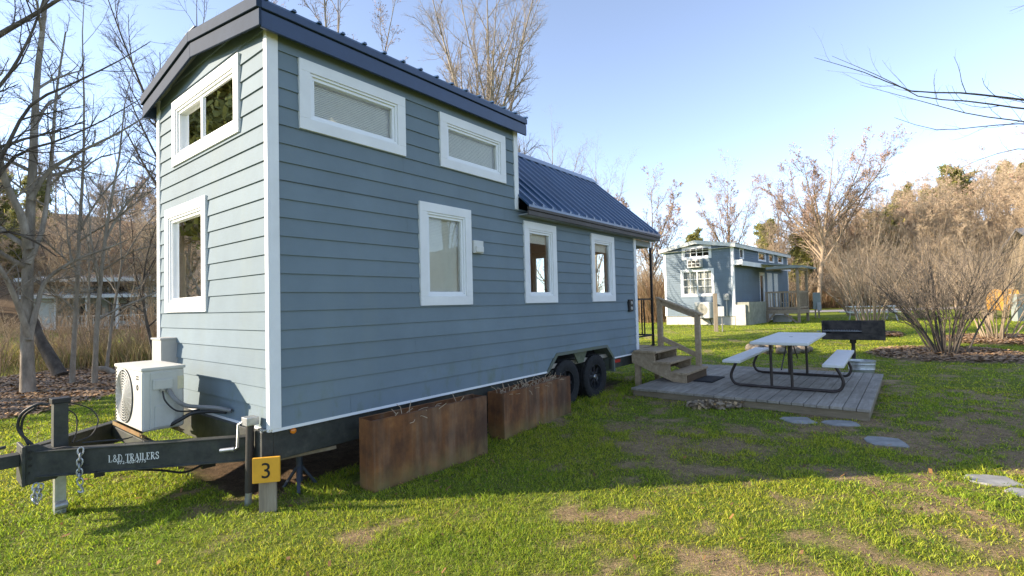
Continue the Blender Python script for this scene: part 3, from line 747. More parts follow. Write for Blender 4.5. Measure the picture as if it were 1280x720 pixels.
b = MB(); b.box(-1.105, -1.015, 1.245, 1.345, .46, .855); jk = b.build('tongue_jack', M['frame'], house, .006)
b = MB(); b.box(-1.117, -1.003, 1.233, 1.357, .855, .895); b.build('jack_cap', M['black'], jk, .006)
b = MB(); b.box(-1.095, -1.025, 1.255, 1.335, -.02, .46); b.cyl((-1.10, 1.24, .06), (-1.02, 1.24, .06), .03, 10); b.build('jack_leg', M['galv'], jk, .005)
def chain(name, pts, parent, lk=.045, r=.006, w=.017):
    P = smooth_path(pts, 12); b = MB(); acc = 0; last = P[0]; k = 0
    for p in P[1:]:
        acc += (p-last).length; last = p
        if acc >= lk*.74:
            acc = 0; i = P.index(p); d = (P[min(i+1, len(P)-1)]-P[i-1]).normalized(); n = d.cross(Vector((.3, .8, .2))).normalized()
            if k % 2: n = n.cross(d).normalized()
            k += 1; ring = []
            for j in range(12):
                a = 2*pi*j/12; ring.append(p+d*(lk*.5*cos(a)+(.006 if cos(a) > 0 else -.006))+n*w*sin(a))
            b.tube(ring, r, 6, closed=True)
    return b.build(name, M['galv'], parent, smooth=True)
chain('safety_chain', [(-.99, .965, .55), (-1.0, .955, .43), (-1.0, .955, .32), (-.995, .955, .25)], house)
chain('safety_chain', [(-1.21, 1.165, .30), (-1.225, 1.15, .22), (-1.22, 1.14, .16), (-1.20, 1.15, .20), (-1.19, 1.15, .27)], house)
b = MB(); b.tube([(-.995, .955, .25), (-.985, .95, .225), (-.98, .945, .205), (-.995, .955, .20), (-1.01, .96, .215)], .009, 6); b.build('chain_hook', M['galv'], house, smooth=True)
b = MB(); b.tube(smooth_path([(-1.22, 1.28, .56), (-1.29, 1.33, .68), (-1.28, 1.30, .80), (-1.20, 1.24, .87), (-1.14, 1.22, .86)], 5), .011, 6); b.tube(smooth_path([(-1.24, 1.30, .56), (-1.275, 1.33, .68), (-1.26, 1.30, .79), (-1.20, 1.25, .85)], 5), .009, 6)
b.tube(smooth_path([(-1.0, 1.35, .84), (-.88, 1.30, .78), (-.83, 1.25, .68), (-.88, 1.22, .57), (-.98, 1.2, .54)], 5), .005, 6); b.tube(smooth_path([(-1.02, 1.36, .80), (-.95, 1.36, .72), (-.96, 1.3, .60), (-1.0, 1.2, .54)], 5), .005, 6)
b.tube(smooth_path([(-1.14, 1.13, .53), (-1.05, 1.06, .54), (-1.0, 1.0, .50), (-.98, .975, .40), (-.90, .93, .42), (-.75, .82, .53)], 5), .006, 6)
b.tube(smooth_path([(-.95, 1.12, .54), (-.85, 1.0, .55), (-.74, .92, .55), (-.66, 1.0, .54)], 5), .006, 6)
b.build('wiring', M['hose'], house, smooth=True)
b = MB(); b.box(-.30, -.20, .56, .60, .26, .34); b.tube(smooth_path([(-.75, .80, .34), (-.55, .66, .30), (-.42, .56, .27), (-.26, .56, .31)], 4), .010, 6); b.box(-.92, -.86, .90, .93, .30, .345); b.build('brake_junction', M['black'], house)
b = MB()       # front corner stabiliser: outer tube, inner leg, head, crank, hinge plate
b.cyl((-.105, .165, .10), (-.098, .150, .64), .031, 14); st = b.build('stabiliser', plain('grey_brown_tube', (.055, .05, .045), .5, .3, var=.2), house, smooth=True)
b = MB(); b.cyl((-.108, .178, -.03), (-.105, .165, .13), .026, 12); b.build('inner_leg', M['galv'], st, smooth=True)
b = MB(); b.box(-.145, -.05, .10, .20, .635, .70); b.box(-.06, .0, .05, .075, .50, .60); b.box(-.05, .0, .03, .13, .585, .60); b.build('stabiliser_head', M['galv'], st, .006)
b = MB(); b.tube([(-.14, .19, .655), (-.160, .215, .64), (-.165, .222, .46), (-.18, .24, .445)], .010, 8); b.cyl((-.18, .24, .447), (-.25, .33, .437), .017, 10); b.build('crank', M['galv'], st, smooth=True)

# lettering on the rail
def text_mesh(name, body, size, mat_, loc, rx, parent, align='LEFT', extr=.001, space=1.0, wide=1.0):
    cu = bpy.data.curves.new(name, 'FONT'); cu.body = body; cu.size = size; cu.align_x = align; cu.extrude = extr; cu.space_character = space
    o = bpy.data.objects.new(name, cu); COL.objects.link(o); dg = bpy.context.evaluated_depsgraph_get()
    me = bpy.data.meshes.new_from_object(o.evaluated_get(dg)); bpy.data.objects.remove(o); me.name = name; me.materials.clear(); me.materials.append(mat_)
    n = link(bpy.data.objects.new(name, me)); n.parent = parent; n.location = loc; n.rotation_euler = rx; n.scale = (wide, 1, 1); return n
SER = {  # serif capitals as strokes: (points, half-width)
 'L': [([(.12, 0), (.12, 1)], .085), ([(.0, .0), (.6, .0)], .03), ([(.6, 0), (.62, .28)], .03), ([(0, 1), (.26, 1)], .025)],
 'D': [([(.12, 0), (.12, 1)], .085), ([(0, 1), (.35, 1), (.58, .86), (.68, .5), (.58, .14), (.35, 0), (0, 0)], .045)],
 'T': [([(.34, 0), (.34, 1)], .085), ([(0, .78), (.02, 1), (.66, 1), (.68, .78)], .03), ([(.2, 0), (.48, 0)], .025)],
 'R': [([(.12, 0), (.12, 1)], .085), ([(0, 1), (.36, 1), (.54, .88), (.54, .64), (.36, .51), (.12, .51)], .045), ([(.32, .5), (.62, .02), (.74, 0)], .07), ([(0, 0), (.26, 0)], .025)],
 'A': [([(.06, 0), (.34, 1)], .035), ([(.34, 1), (.64, 0)], .085), ([(.16, .34), (.52, .34)], .03), ([(-.04, 0), (.18, 0)], .025), ([(.5, 0), (.76, 0)], .025)],
 'I': [([(.15, 0), (.15, 1)], .085), ([(0, 0), (.3, 0)], .025), ([(0, 1), (.3, 1)], .025)],
 'E': [([(.12, 0), (.12, 1)], .085), ([(0, 0), (.58, 0), (.62, .24)], .03), ([(0, 1), (.56, 1), (.58, .78)], .03), ([(.12, .52), (.42, .52)], .03), ([(.42, .4), (.42, .64)], .025)],
 'S': [([(.50, .74), (.46, .94), (.28, 1.0), (.10, .92), (.06, .74), (.16, .60), (.42, .44), (.52, .28), (.46, .07), (.27, 0), (.08, .07), (.04, .26)], .06)],
 '&': [([(.72, .48), (.60, .18), (.38, 0), (.14, .04), (.05, .22), (.14, .42), (.40, .62), (.46, .80), (.36, .98), (.22, .98), (.14, .82), (.22, .62), (.70, .02)], .05)],
}
SERW = {'L': .74, 'D': .84, 'T': .78, 'R': .80, 'A': .80, 'I': .42, 'E': .76, 'S': .68, '&': .86, ' ': .42}
def serif(body, h, mapf):
    b = MB(); x = 0
    for ch in body:
        for li, (pts, hw) in enumerate(SER.get(ch, [])):
            P = [Vector((x+p[0], p[1], 0)) for p in pts]
            for k, (p, q) in enumerate(zip(P, P[1:])):
                d = (q-p).normalized(); n = Vector((-d.y, d.x, 0))*hw; e = d*hw*.4 if len(P) > 2 else d*0
                z = .0006*(li*3+k % 3)
                b.poly([mapf(*(c*h).xy, z) for c in (p-e+n, q+e+n, q+e-n, p-e-n)])
        x += SERW[ch]
    return b
A2, B2 = Vector((-1.20, 1.20)), Vector((.10, .117)); RD = (B2-A2).normalized(); RN = Vector((RD.y, -RD.x))
def on_rail(x, z, d=0.): p = A2+RD*x+RN*(.0305+d); return (p.x, p.y, z)
RL = .352; nn = sum(SERW[c] for c in 'L&D TRAILERS'); hh = .052; sx = RL/(nn*hh)
b = serif('L&D TRAILERS', hh, lambda x, y, z: on_rail(.487+x*sx, .405+y, z)); b.build('maker_lettering', M['letter'], tongue)
mm = Matrix(((RD.x, 0, RN.x), (RD.y, 0, RN.y), (0, 1, 0)))
text_mesh('phone_lettering', '972-400-4775', .034, M['letter'], on_rail(.545, .384, .0025), mm.to_euler(), tongue, space=1.05, extr=.0005)

# ------------------------------------------------------------------ things leaning on / lying at the trailer
def child_frame(name, label, cat, s, t, z=0, rz=0, group=None): return empty(name, W(s, t, z), T_RZ+rz, label, cat, group)
# AC condenser on the tongue
ac = child_frame('air_conditioner', 'white outdoor air conditioner unit standing on the black trailer tongue', 'air conditioner', -.44, 1.39, .555)
b = MB(); b.box(-.155, .155, -.39, .39, 0, .515); b.build('body', M['acwhite'], ac, .035, smooth=True, seg=3)
b = MB(); b.box(-.165, .165, -.40, .40, .505, .535); b.build('top_panel', M['acwhite'], ac, .014, smooth=True, seg=2)
b = MB(); c0 = (-.158, .09, .265)
b.lathe([(0, 0), (.23, 0), (.238, .004)], c0, (-1, 0, 0), 40); b.build('fan_opening', M['acdark'], ac)
b = MB()
for k in range(1, 11): b.tube([(-.172+.006*(k/10)**2, .09+.0232*k*cos(2*pi*j/40), .265+.0232*k*sin(2*pi*j/40)) for j in range(40)], .0035, 5, closed=True)
for j in range(24): a = 2*pi*j/24; b.tube([(-.170, .09+.03*cos(a), .265+.03*sin(a)), (-.166, .09+.236*cos(a), .265+.236*sin(a))], .003, 4)
b.lathe([(0, .016), (.035, .012), (.037, .004)], c0, (-1, 0, 0), 20)
b.build('grille', M['acwhite'], ac, smooth=True)
b = MB()
for k in range(16): z = .03+k*.0305; b.box(-.159, -.155, .345, .385, z, z+.012)
b.build('side_louvres', M['acdark'], ac)
b = MB(); b.box(-.1585, -.155, -.30, -.24, .43, .442); b.box(-.1585, -.155, -.30, -.24, .452, .462)
b.lathe([(.014, .155), (.014, .1585), (.024, .1585), (.024, .155)], (0, -.27, .365), (-1, 0, 0), 16)
b.build('emblem', M['ink'], ac)
b = MB(); b.box(-.10, .10, -.402, -.388, .02, .49); sp = b.build('service_panel', M['acpanel'], ac, .012)
b = MB(); b.box(-.085, .06, -.424, -.402, .345, .43); b.build('handle_cover', M['acpanel'], sp, .012)
b = MB(); b.box(-.07, .075, -.416, -.402, .03, .21); b.build('valve_cover', M['acpanel'], sp, .012)
b = MB(); b.box(.088, .15, -.396, -.388, .33, .44); b.build('data_sticker', plain('beige_sticker', (.62, .56, .38), .6, var=.12, sc=20, bump=0), ac)
b = MB(); b.cyl((-.02, -.402, .335), (-.02, -.43, .33), .016, 10); b.cyl((.03, -.402, .33), (.03, -.435, .325), .022, 10); b.build('pipe_fitting', M['galv'], ac)
b = MB(); b.tube(smooth_path([(-.02, -.43, .33), (-.01, -.46, .25), (.06, -.48, .16), (.16, -.48, .135), (.24, -.5, .14)], 6), .007, 6); b.tube(smooth_path([(.05, -.40, .03), (.10, -.46, .07), (.18, -.50, .115), (.30, -.55, .115), (.40, -.64, .10)], 6), .017, 8); b.build('refrigerant_hose', M['hose'], ac, smooth=True)
b = MB(); b.tube(smooth_path([(.03, -.435, .325), (.06, -.48, .25), (.13, -.50, .19), (.22, -.52, .165), (.32, -.62, .15), (.41, -.72, .12)], 6), .018, 8); b.build('conduit', M['hosegrey'], ac, smooth=True)
b = MB()
for x in (-.15, .12): b.box(x-.02, x+.02, -.44, .42, -.032, -.026); b.box(x-.02, x-.014, -.44, .42, -.026, 0.0)
b.build('mounting_rail', M['rust2'], ac)
# jack stand
js = child_frame('jack_stand', 'dark blue grey steel jack stand under the trailer corner', 'jack stand', .33, .19)
M['jackblue'] = plain('jack_paint', (.045, .055, .075), .5, .2, var=.25)
b = MB(); b.cyl((0, 0, .06), (0, 0, .27), .026, 12)
for k in range(3):
    a = pi/2+k*2*pi/3+.5; e = Vector((cos(a), sin(a), 0)); b.bar(e*.02+Vector((0, 0, .18)), e*.15+Vector((0, 0, .0)), .028, .02, e)
b.lathe([(.024, 0), (.024, .012)], (0, 0, .06), (0, 0, 1), 10); b.build('tripod_base', M['jackblue'], js)
b = MB(); b.cyl((0, 0, .27), (0, 0, .36), .013, 10); b.box(-.03, .03, -.03, .03, .355, .364); b.build('screw', M['rust2'], js)
b = MB(); b.cyl((-.03, .03, .325), (.09, -.12, .345), .006, 8); b.build('handle', M['galv'], js)
bd = child_frame('weathered_board', 'muddy weathered board laid under the trailer frame beside the jack stand', 'board', .25, .06)
b = MB(); b.hexa([(-.30, .10, .296), (.34, -.03, .298), (.36, .08, .298), (-.28, .22, .296)], [(-.30, .10, .325), (.34, -.03, .328), (.36, .08, .328), (-.28, .22, .325)]); b.build('plank', M['rimwood'], bd, .003)
# number post
sg = empty('number_post', (-1.925, 3.905, Z(-1.925, 3.905)), rad(12), 'short wooden stake with a yellow number 3 sign by the trailer corner', 'sign')
b = MB(); b.box(-.062, .062, -.02, .02, -.06, .26); b.build('stake', M['postwood'], sg, .006)
b = MB(); b.box(-.098, .098, -.052, -.022, .235, .425); pl = b.build('sign_plate', M['sign'], sg, .006)
text_mesh('numeral', '3', .165, M['ink'], (0, -.0535, .272), (pi/2, 0, 0), pl, 'CENTER', .001)
# rusted planters
def planter(s, t, rz, ln, wd, h, label, plants):
    e = child_frame('planter', label, 'planter', s, t, -.02, rz, 'rusted steel planters along the trailer'); k = .006
    b = MB(); b.box(0, ln, -wd, -wd+k, 0, h); b.box(0, ln, -k, 0, 0, h); b.box(0, k, -wd+k, -k, 0, h); b.box(ln-k, ln, -wd+k, -k, 0, h)
    b.box(.0, ln, -wd, -wd+.03, h, h+.004); b.box(.0, ln, -.03, 0, h, h+.004); b.build('steel_box', M['rust'], e, .002, seg=1)
    b = MB(); b.box(k, ln-k, -wd+k, -k, h-.14, h-.07); b.build('soil', M['dirt'], e)
    b = MB(); 
    for i in range(plants):
        x = .1+(ln-.2)*random.random(); y = -wd+.04+(wd-.08)*random.random(); p = Vector((x, y, h-.08)); pts = [p]; d = Vector((random.uniform(-.6, .6), random.uniform(-.6, .6), 1))
        for j in range(4): d = (d+Vector((random.uniform(-.7, .7), random.uniform(-.7, .7), random.uniform(-.5, .2)))).normalized(); p = p+d*.045; pts.append(p)
        b.tube(pts, .0028, 4)
    b.build('dead_stems', M['twig_tan'], e)['kind'] = 'stuff'
    return e
planter(.65, -.23, rad(-2), 1.38, .22, .61, 'taller rusty steel planter box nearest the trailer corner', 16)
planter(2.50, -.08, rad(3), 1.56, .24, .54, 'rusty steel planter box with dry plants, next to the trailer wheels', 90)
# ------------------------------------------------------------------ deck, steps, table, grill, stones
deck = child_frame('deck', 'low grey weathered plank deck beside the blue grey house', 'deck', 0, 0)
b = MB(); t = -.38; k = 0; dt = (3.58-.38)/22
b = MB()
nb = 22
for i in range(nb):
    t1 = -.40-(3.17/nb)*i; jz = random.uniform(-.002, .002)
    b.box(5.64+random.uniform(-.006, .006), 9.16+random.uniform(-.01, .01), t1-3.17/nb+.004, t1-.004, .105+jz, .142+jz)
b.build('deck_boards', M['deckwood'], deck, .003, seg=1)
b = MB(); b.box(5.675, 5.713, -3.55, -.42, -.08, .104); b.box(5.713, 9.12, -3.55, -3.512, -.08, .104); b.box(5.713, 9.12, -.458, -.42, -.08, .104); b.box(9.08, 9.12, -3.512, -.458, -.08, .104)
for s in (6.5, 7.4, 8.3): b.box(s, s+.04, -3.51, -.46, -.06, .103)
b.build('skirt', M['rimwood'], deck, .003, seg=1)
st = child_frame('wooden_steps', 'brown wooden steps with one handrail leading from porch to deck', 'steps', 0, 0)
DZ = .142
TR = [(-.50, -.06, .66), (-.755, -.43, .485), (-1.03, -.715, .315)]
X0, X1 = 6.50, 7.56
b = MB()
for (ta, tb, z) in TR:
    n = 3; w = (tb-ta)/n
    for i in range(n): b.box(X0-.03, X1, ta+i*w+.003, ta+(i+1)*w-.003, z-.038, z)
b.build('tread', M['stepwood'], st, .004)
b = MB()
for (ta, tb, z) in TR: b.box(X0+.045, X1-.045, tb-.06, tb-.035, z-.17, z-.04) if z > .4 else b.box(X0+.045, X1-.045, ta+.02, ta+.045, DZ, z-.04)
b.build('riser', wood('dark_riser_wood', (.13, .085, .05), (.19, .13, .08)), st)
for x in (X0, X1-.04):
    b = MB(); pr = [(-.02, .62), (-.44, .62), (-.44, .45), (-.70, .45), (-.70, .277), (-.98, .277), (-.98, DZ+.002), (-.80, DZ+.002), (-.02, .50)]
    # two convex pieces keep the notched outline clean
    for poly in ([(-.02, .622), (-.45, .622), (-.45, .39), (-.02, .50)], [(-.45, .447), (-.72, .447), (-.72, .21), (-.45, .36)], [(-.72, .277), (-1.0, .277), (-1.0, DZ+.002), (-.80, DZ+.002), (-.72, .21)]):
        b.hexa([(x, p[0], p[1]) for p in poly], [(x+.038, p[0], p[1]) for p in poly])
    b.hexa([(x-.006, -.02, .60), (x-.006, -.02, .44), (x-.006, -.78, DZ+.003), (x-.006, -.98, DZ+.003), (x-.006, -.98, .20)], [(x-.002, -.02, .60), (x-.002, -.02, .44), (x-.002, -.78, DZ+.003), (x-.002, -.98, DZ+.003), (x-.002, -.98, .20)])
    b.build('stringer', M['stepwood'], st, .002, seg=1)
for x in (X0+.04, X1-.14):
    b = MB(); b.box(x, x+.09, -.14, -.05, 0, .61); b.build('leg', M['stepwood'], st, .004)
b = MB(); b.box(7.57, 7.66, -.16, -.07, .30, 1.57); b.build('handrail_post', M['stepwood'], st, .004)
b = MB(); b.box(7.57, 7.66, -.89, -.80, DZ, 1.27); b.build('handrail_post', M['stepwood'], st, .004)
b = MB(); b.bar((7.615, -.06, 1.605), (7.615, -.94, 1.262), .14, .036); b.bar((7.59, -.165, 1.50), (7.59, -.80, 1.252), .036, .09); b.build('handrail', M['stepwood'], st, .004)
b = MB(); b.bar((7.615, -.165, .79), (7.615, -.80, .51), .036, .09); b.build('lower_rail', M['stepwood'], st, .004)
mt = child_frame('door_mat', 'black rubber door mat on the grey deck at the foot of the steps', 'door mat', 7.10, -1.20, DZ+.003)
b = MB(); b.box(-.36, .36, -.15, .17, 0, .012); b.box(-.33, .33, -.12, .14, .012, .016); b.build('mat', M['mat'], mt, .004)
# picnic table
pt = child_frame('picnic_table', 'white plastic picnic table with brown tube frame, standing on the grey deck', 'picnic table', 7.50, -2.42, DZ+.002, rad(1.5))
b = MB(); b.box(-1.22, 1.22, -.385, .385, .70, .745); tt = b.build('tabletop', M['plastic'], pt, .018, smooth=True, seg=3)
b = MB(); b.lathe([(0, .7465), (.028, .7465), (.03, .745)], (0, 0, 0), (0, 0, 1), 16); b.build('umbrella_hole', M['dark'], tt)
for y in (-.67, .67):
    b = MB(); b.box(-1.20, 1.20, y-.13, y+.13, .405, .447); b.build('bench_seat', M['plastic'], pt, .016, smooth=True, seg=3)
for x in (-.84, .84):
    b = MB()
    prof = [(-.665, .405), (-.70, .33), (-.755, .20), (-.755, .12), (-.71, .045), (-.63, .022)]
    L1 = [(x, -p[0]*1., p[1]) for p in prof]; pth = smooth_path([(x, y, z) for y, z in prof], 5)
    pr = smooth_path([(x, -y, z) for y, z in prof], 5)
    b.tube(pth+pr[::-1], .022, 10); b.build('leg_frame', M['brownmetal'], pt, smooth=True)
    for y in (-.11, .17):
        b = MB(); b.cyl((x, y, .03), (x, y, .70), .021, 10); b.build('upright', M['brownmetal'], pt, smooth=True)
b = MB(); b.cyl((-.84, .03, .30), (-.2, .03, .69), .010, 8); b.cyl((.84, .03, .30), (.2, .03, .69), .010, 8)
for x in (-.84, .84): b.box(x-.02, x+.02, -.34, .34, .675, .70)
b.build('brace', M['brownmetal'], pt)
# grill
gp = at(1067, 440, 10.9); gz = Z(gp.x, gp.y)
gr = empty('park_grill', (gp.x, gp.y, gz), rad(-34), 'black steel park charcoal grill on a single post behind the picnic table', 'grill')
top = at(1067, 401, 10.9).z-gz; bot = at(1067, 424, 10.9).z-gz
k = .008; w = .565; d = .24
b = MB(); b.box(-w, w, -d, d, bot, bot+k); b.box(-w, w, -d, -d+k, bot+k, bot+.14); b.box(-w, w, d-k, d, bot+k, top); b.box(-w, -w+k, -d+k, d-k, bot+k, top); b.box(w-k, w, -d+k, d-k, bot+k, top)
b.hexa([(-w, -d, bot+.14), (-w, -d+k, bot+.14), (-w, -d+k, top-.05), (-w, -d, top-.05)], [(-w+.05, -d, bot+.14), (-w+.05, -d+k, bot+.14), (-w+.05, -d+k, top-.05), (-w+.05, -d, top-.05)])
b.hexa([(w*.28, -d, bot+.14), (w*.28, -d+k, bot+.14), (w*.28, -d+k, top-.01), (w*.28, -d, top-.01)], [(w, -d, bot+.14), (w, -d+k, bot+.14), (w, -d+k, top), (w, -d, top)])
b.build('firebox', M['grill'], gr, .003, seg=1)
b = MB()
for i in range(22): x = -w+.03+i*.03; b.cyl((x, -d+.02, bot+.19), (x, d-.02, bot+.19), .006, 6)
b.cyl((-w+.02, -d-.03, bot+.19), (w*.28, -d-.03, bot+.19), .008, 6); b.cyl((-w-.10, -.1, bot+.17), (-w-.02, -.1, bot+.17), .012, 8); b.build('grate', M['galv'], gr)
b = MB(); b.cyl((0, 0, -.1), (0, 0, bot-.07), .038, 14); b.cyl((0, 0, bot-.085), (0, 0, bot), .062, 14); b.build('post', M['grill'], gr, smooth=True)
bp = at(1077, 463.5, 9.85); bz = Z(bp.x, bp.y)
bk = empty('metal_tub', (bp.x, bp.y, bz), 0, 'galvanised grey metal tub on the grass by the grill post', 'tub')
b = MB(); b.lathe([(.0, .012), (.195, .012), (.20, 0), (.215, .10), (.222, .105), (.219, .11), (.228, .20), (.234, .205), (.231, .21), (.236, .25), (.245, .255), (.245, .27), (.23, .27), (.20, .02), (0, .02)], (0, 0, 0), (0, 0, 1), 36); b.build('tub_wall', M['galv'], bk, smooth=True)
b = MB(); b.cyl((0, 0, .215), (0, 0, .22), .226, 30); b.build('ash', plain('pale_ash', (.34, .35, .35), .9, var=.3, sc=12, bump=.5), bk)
SL = ['grey flat stepping stone beside the deck front edge, nearer the house', 'grey flat stepping stone at the deck front corner', 'grey slab stepping stone in shade at the end of the deck path', 'sunlit pale stepping stone further from the deck', 'sunlit pale stepping stone closest to the camera']
for (x, y, a, bb, ro), lab in zip(STONES, SL):
    b = MB(); n = 9; rim = []
    for i in range(n):
        an = 2*pi*i/n; cx, cy = cos(an), sin(an); m = max(abs(cx), abs(cy)); rim.append((cx/m*a/2*random.uniform(.88, 1.06), cy/m*bb/2*random.uniform(.86, 1.06)))
    b.hexa([(p[0]*1.02, p[1]*1.02, -.05) for p in rim], [(p[0], p[1], .014) for p in rim])
    o = b.build('stepping_stone', M['stone'], None, .006); o.location = (x, y, Z(x, y)); o.rotation_euler = (rad(random.uniform(-1, 1)), rad(random.uniform(-1, 1)), rad(ro))
    tag(o, lab, 'stepping stone', 'stepping stones to the deck')
# ring of stones behind the table
rp = at(972, 431, 14.3)
fr = empty('fire_ring', (rp.x, rp.y, Z(rp.x, rp.y)), 0, 'low ring of rough stones on the lawn behind the picnic table', 'fire ring')
for i in range(13):
    a = 2*pi*i/13; bm = bmesh.new(); bmesh.ops.create_icosphere(bm, subdivisions=2, radius=.15)
    for v_ in bm.verts: v_.co *= random.uniform(.85, 1.12); v_.co.z *= .75
    me = bpy.data.meshes.new('ring_stone'); bm.to_mesh(me); bm.free(); me.materials.append(M['ringstone']); o = link(bpy.data.objects.new('ring_stone', me)); o.parent = fr; o.location = (.72*cos(a), .72*sin(a), .08); o.rotation_euler = (0, 0, random.random()*6)

# ------------------------------------------------------------------ far blue house with porch
P0 = at(919.5, 406.5, 24.5); P0.z = Z(P0.x, P0.y)
hz = rad(90-42)
fh = empty('park_cabin', P0, hz, 'blue cabin with white trim and a wooden side porch across the lawn', 'cabin')
FL, FW = 10.3, 3.58
fg = lambda a, d, z: (-d, a, z)
fs = lambda a, d, z: (a, -d, z)
frows = [(.45+.115*i, .45+.115*(i+1)) for i in range(34)]
froof = lambda t: 4.30-.16*abs(t-FW/2)
GW = [(1.04, 2.58, 3.40, 4.08), (.95, 2.68, 1.46, 2.88)]
SW = [(.95, 1.60, 3.32, 3.88), (4.05, 5.50, 3.36, 3.90), (6.1, 7.2, 3.36, 3.90), (8.0, 9.2, 3.40, 3.90)]
b = MB(); lap_wall(b, fg, .01, FW-.01, frows, [rect_hole(*w) for w in GW], lambda t: froof(t)-.06, th=.02, brk=brks(4.30, .16, FW/2, frows, .06)); b.build('gable_wall', M['siding_far'], fh)
DOOR = (4.15, 5.10, .66, 2.74)
b = MB(); lap_wall(b, fs, .01, FL, frows, [rect_hole(*w) for w in SW+[DOOR]], lambda t: 4.02, th=.02); b.build('side_wall', M['siding_far'], fh)
b = MB(); b.box(FL-.08, FL, 0, FW, .45, 4.0); b.box(0, FL-.08, FW-.08, FW, .45, 3.98); b.box(.1, FL-.1, .1, FW-.1, .46, .62); b.build('rear_wall', M['siding_far'], fh)
b = MB(); b.box(.03, .07, .02, FW, -.2, .44); b.box(.07, FL, .03, .07, -.2, .44); b.build('foundation_skirt', M['concrete'], fh)
for w in GW: make_window(fh, fg, *w, cw=.10, sash=.045, mull=(w[0]+w[1])/2, grid=(2, 3) if w[3] < 3 else (2, 2), blind=None)
b = MB(fg); b.box(1.0, 2.62, -.16, -.15, 1.5, 2.84); b.build('curtain', M['curtain'], fh)
for w in SW[:1]: make_window(fh, fs, *w, cw=.06, sash=.03)
for w in SW[1:]: make_window(fh, fs, *w, cw=.07, sash=.03)
dd = make_window(fh, fs, *DOOR, cw=.09, sash=.10, name='door')
b = MB(fs); b.box(5.6, 6.6, 0, .03, .75, 2.74); b.box(7.0, 7.8, 0, .03, .75, 2.74); b.build('porch_panel', M['offwhite'], fh)
b = MB(); b.box(-.026, .0, -.024, .11, .45, 4.0); b.box(0, .10, -.026, -.002, .45, 3.98); b.build('corner_trim', M['white'], fh)
for q in ((-.026, .0, FW-.10, FW+.02, .45, 3.98), (FL-.1, FL+.02, -.026, -.002, .45, 3.95)): MB().box(*q).build('corner_trim', M['white'], fh)
b = MB()
for sgn in (-1, 1):
    te = FW/2+sgn*(FW/2+.18); z = froof(te)
    b.hexa([(-.22, FW/2, 4.36), (FL+.2, FW/2, 4.36), (FL+.2, te, z+.05), (-.22, te, z+.05)], [(-.22, FW/2, 4.31), (FL+.2, FW/2, 4.31), (FL+.2, te, z), (-.22, te, z)])
b.build('roof', M['greenmetal'], fh)
b = MB()
for sgn in (-1, 1):
    te = FW/2+sgn*(FW/2+.19); z = froof(te)
    b.hexa([(-.24, FW/2, 4.17), (-.24, te, z-.15), (-.24, te, z+.04), (-.24, FW/2, 4.35)], [(-.20, FW/2, 4.17), (-.20, te, z-.15), (-.20, te, z+.04), (-.20, FW/2, 4.35)])
    b.box(-.20, FL+.2, *sorted((te, te-sgn*.03)), z-.15, z+.0)
    b.box(-.20, 0, *sorted((te-sgn*.03, FW/2-sgn*-.0)), z-.14, z-.13)
b.build('fascia', M['offwhite'], fh)
# awning along the side and porch roof
b = MB(); b.hexa([(.02, -.02, 3.20), (9.2, -.02, 3.20), (9.2, -.40, 3.11), (.02, -.40, 3.11)], [(.02, -.02, 3.24), (9.2, -.02, 3.24), (9.2, -.40, 3.15), (.02, -.40, 3.15)]); b.build('awning_roof', M['greenmetal'], fh)
b = MB(); b.box(0, 9.2, -.44, -.40, 2.92, 3.14); b.box(-.03, 0, -.44, -.03, 2.96, 3.20); b.build('awning_fascia', M['white'], fh)
PX0, PX1, PD = 3.15, 5.2, 2.15
b = MB(); b.hexa([(PX0-.15, -.45, 3.08), (PX1+.2, -.45, 3.08), (PX1+.2, -PD-.25, 2.86), (PX0-.15, -PD-.25, 2.86)], [(PX0-.15, -.45, 3.12), (PX1+.2, -.45, 3.12), (PX1+.2, -PD-.25, 2.90), (PX0-.15, -PD-.25, 2.90)])
b.box(PX0-.15, PX0-.12, -PD-.25, -.66, 2.80, 2.92)
for i in range(9): x = PX0-.1+i*.27; b.box(x, x+.03, -PD-.40, -PD-.25, 2.78, 2.88)
b.build('porch_roof', M['greenmetal'], fh)
b = MB()
for x in (PX0, PX1-.11): b.box(x, x+.12, -PD, -PD+.12, -.2, 2.82)
b.box(PX0, PX0+.12, -.66, -.54, -.2, 1.62); b.box(PX0, PX1, -PD+.01, -PD+.11, 2.70, 2.82); b.box(PX0+.01, PX0+.11, -PD+.12, -.64, 2.74, 2.83); b.build('porch_post', M['greywood'], fh, .006, seg=1)
b = MB(); b.box(PX0-.02, PX0+.02, -PD-.02, -.02, .46, .66); b.box(PX0, PX1, -PD-.02, -PD+.02, .46, .66); b.box(PX0+.02, PX1, -PD+.02, -.03, .62, .67)
b.bar((PX0+.06, -PD+.75, .46), (PX0+.06, -PD+.12, -.02), .05, .09); b.bar((PX0+.06, -.95, .46), (PX0+.06, -.62, .05), .05, .09); b.build('porch_deck', M['greywood'], fh)
b = MB()
for (p, q) in (((PX0+.05, -.64), (PX0+.05, -PD+.12)), ((PX0+.12, -PD+.06), (PX1-.12, -PD+.06))):
    p, q = Vector(p), Vector(q)
    for z in (.76, 1.58): b.bar((p.x, p.y, z), (q.x, q.y, z), .05, .09)
    n = int((q-p).length/.12)
    for i in range(1, n): m = p+(q-p)*i/n; b.box(m.x-.02, m.x+.02, m.y-.02, m.y+.02, .80, 1.54)
b.build('railing', M['greywood'], fh)
b = MB(); b.box(.08, 2.9, -.62, -.04, -.15, .62); b.box(.06, 2.92, -.64, -.02, .62, 1.12); b.build('storage_skirt', plain('mossy_grey_boards', (.26, .26, .21), .8, var=.25, sc=4), fh)
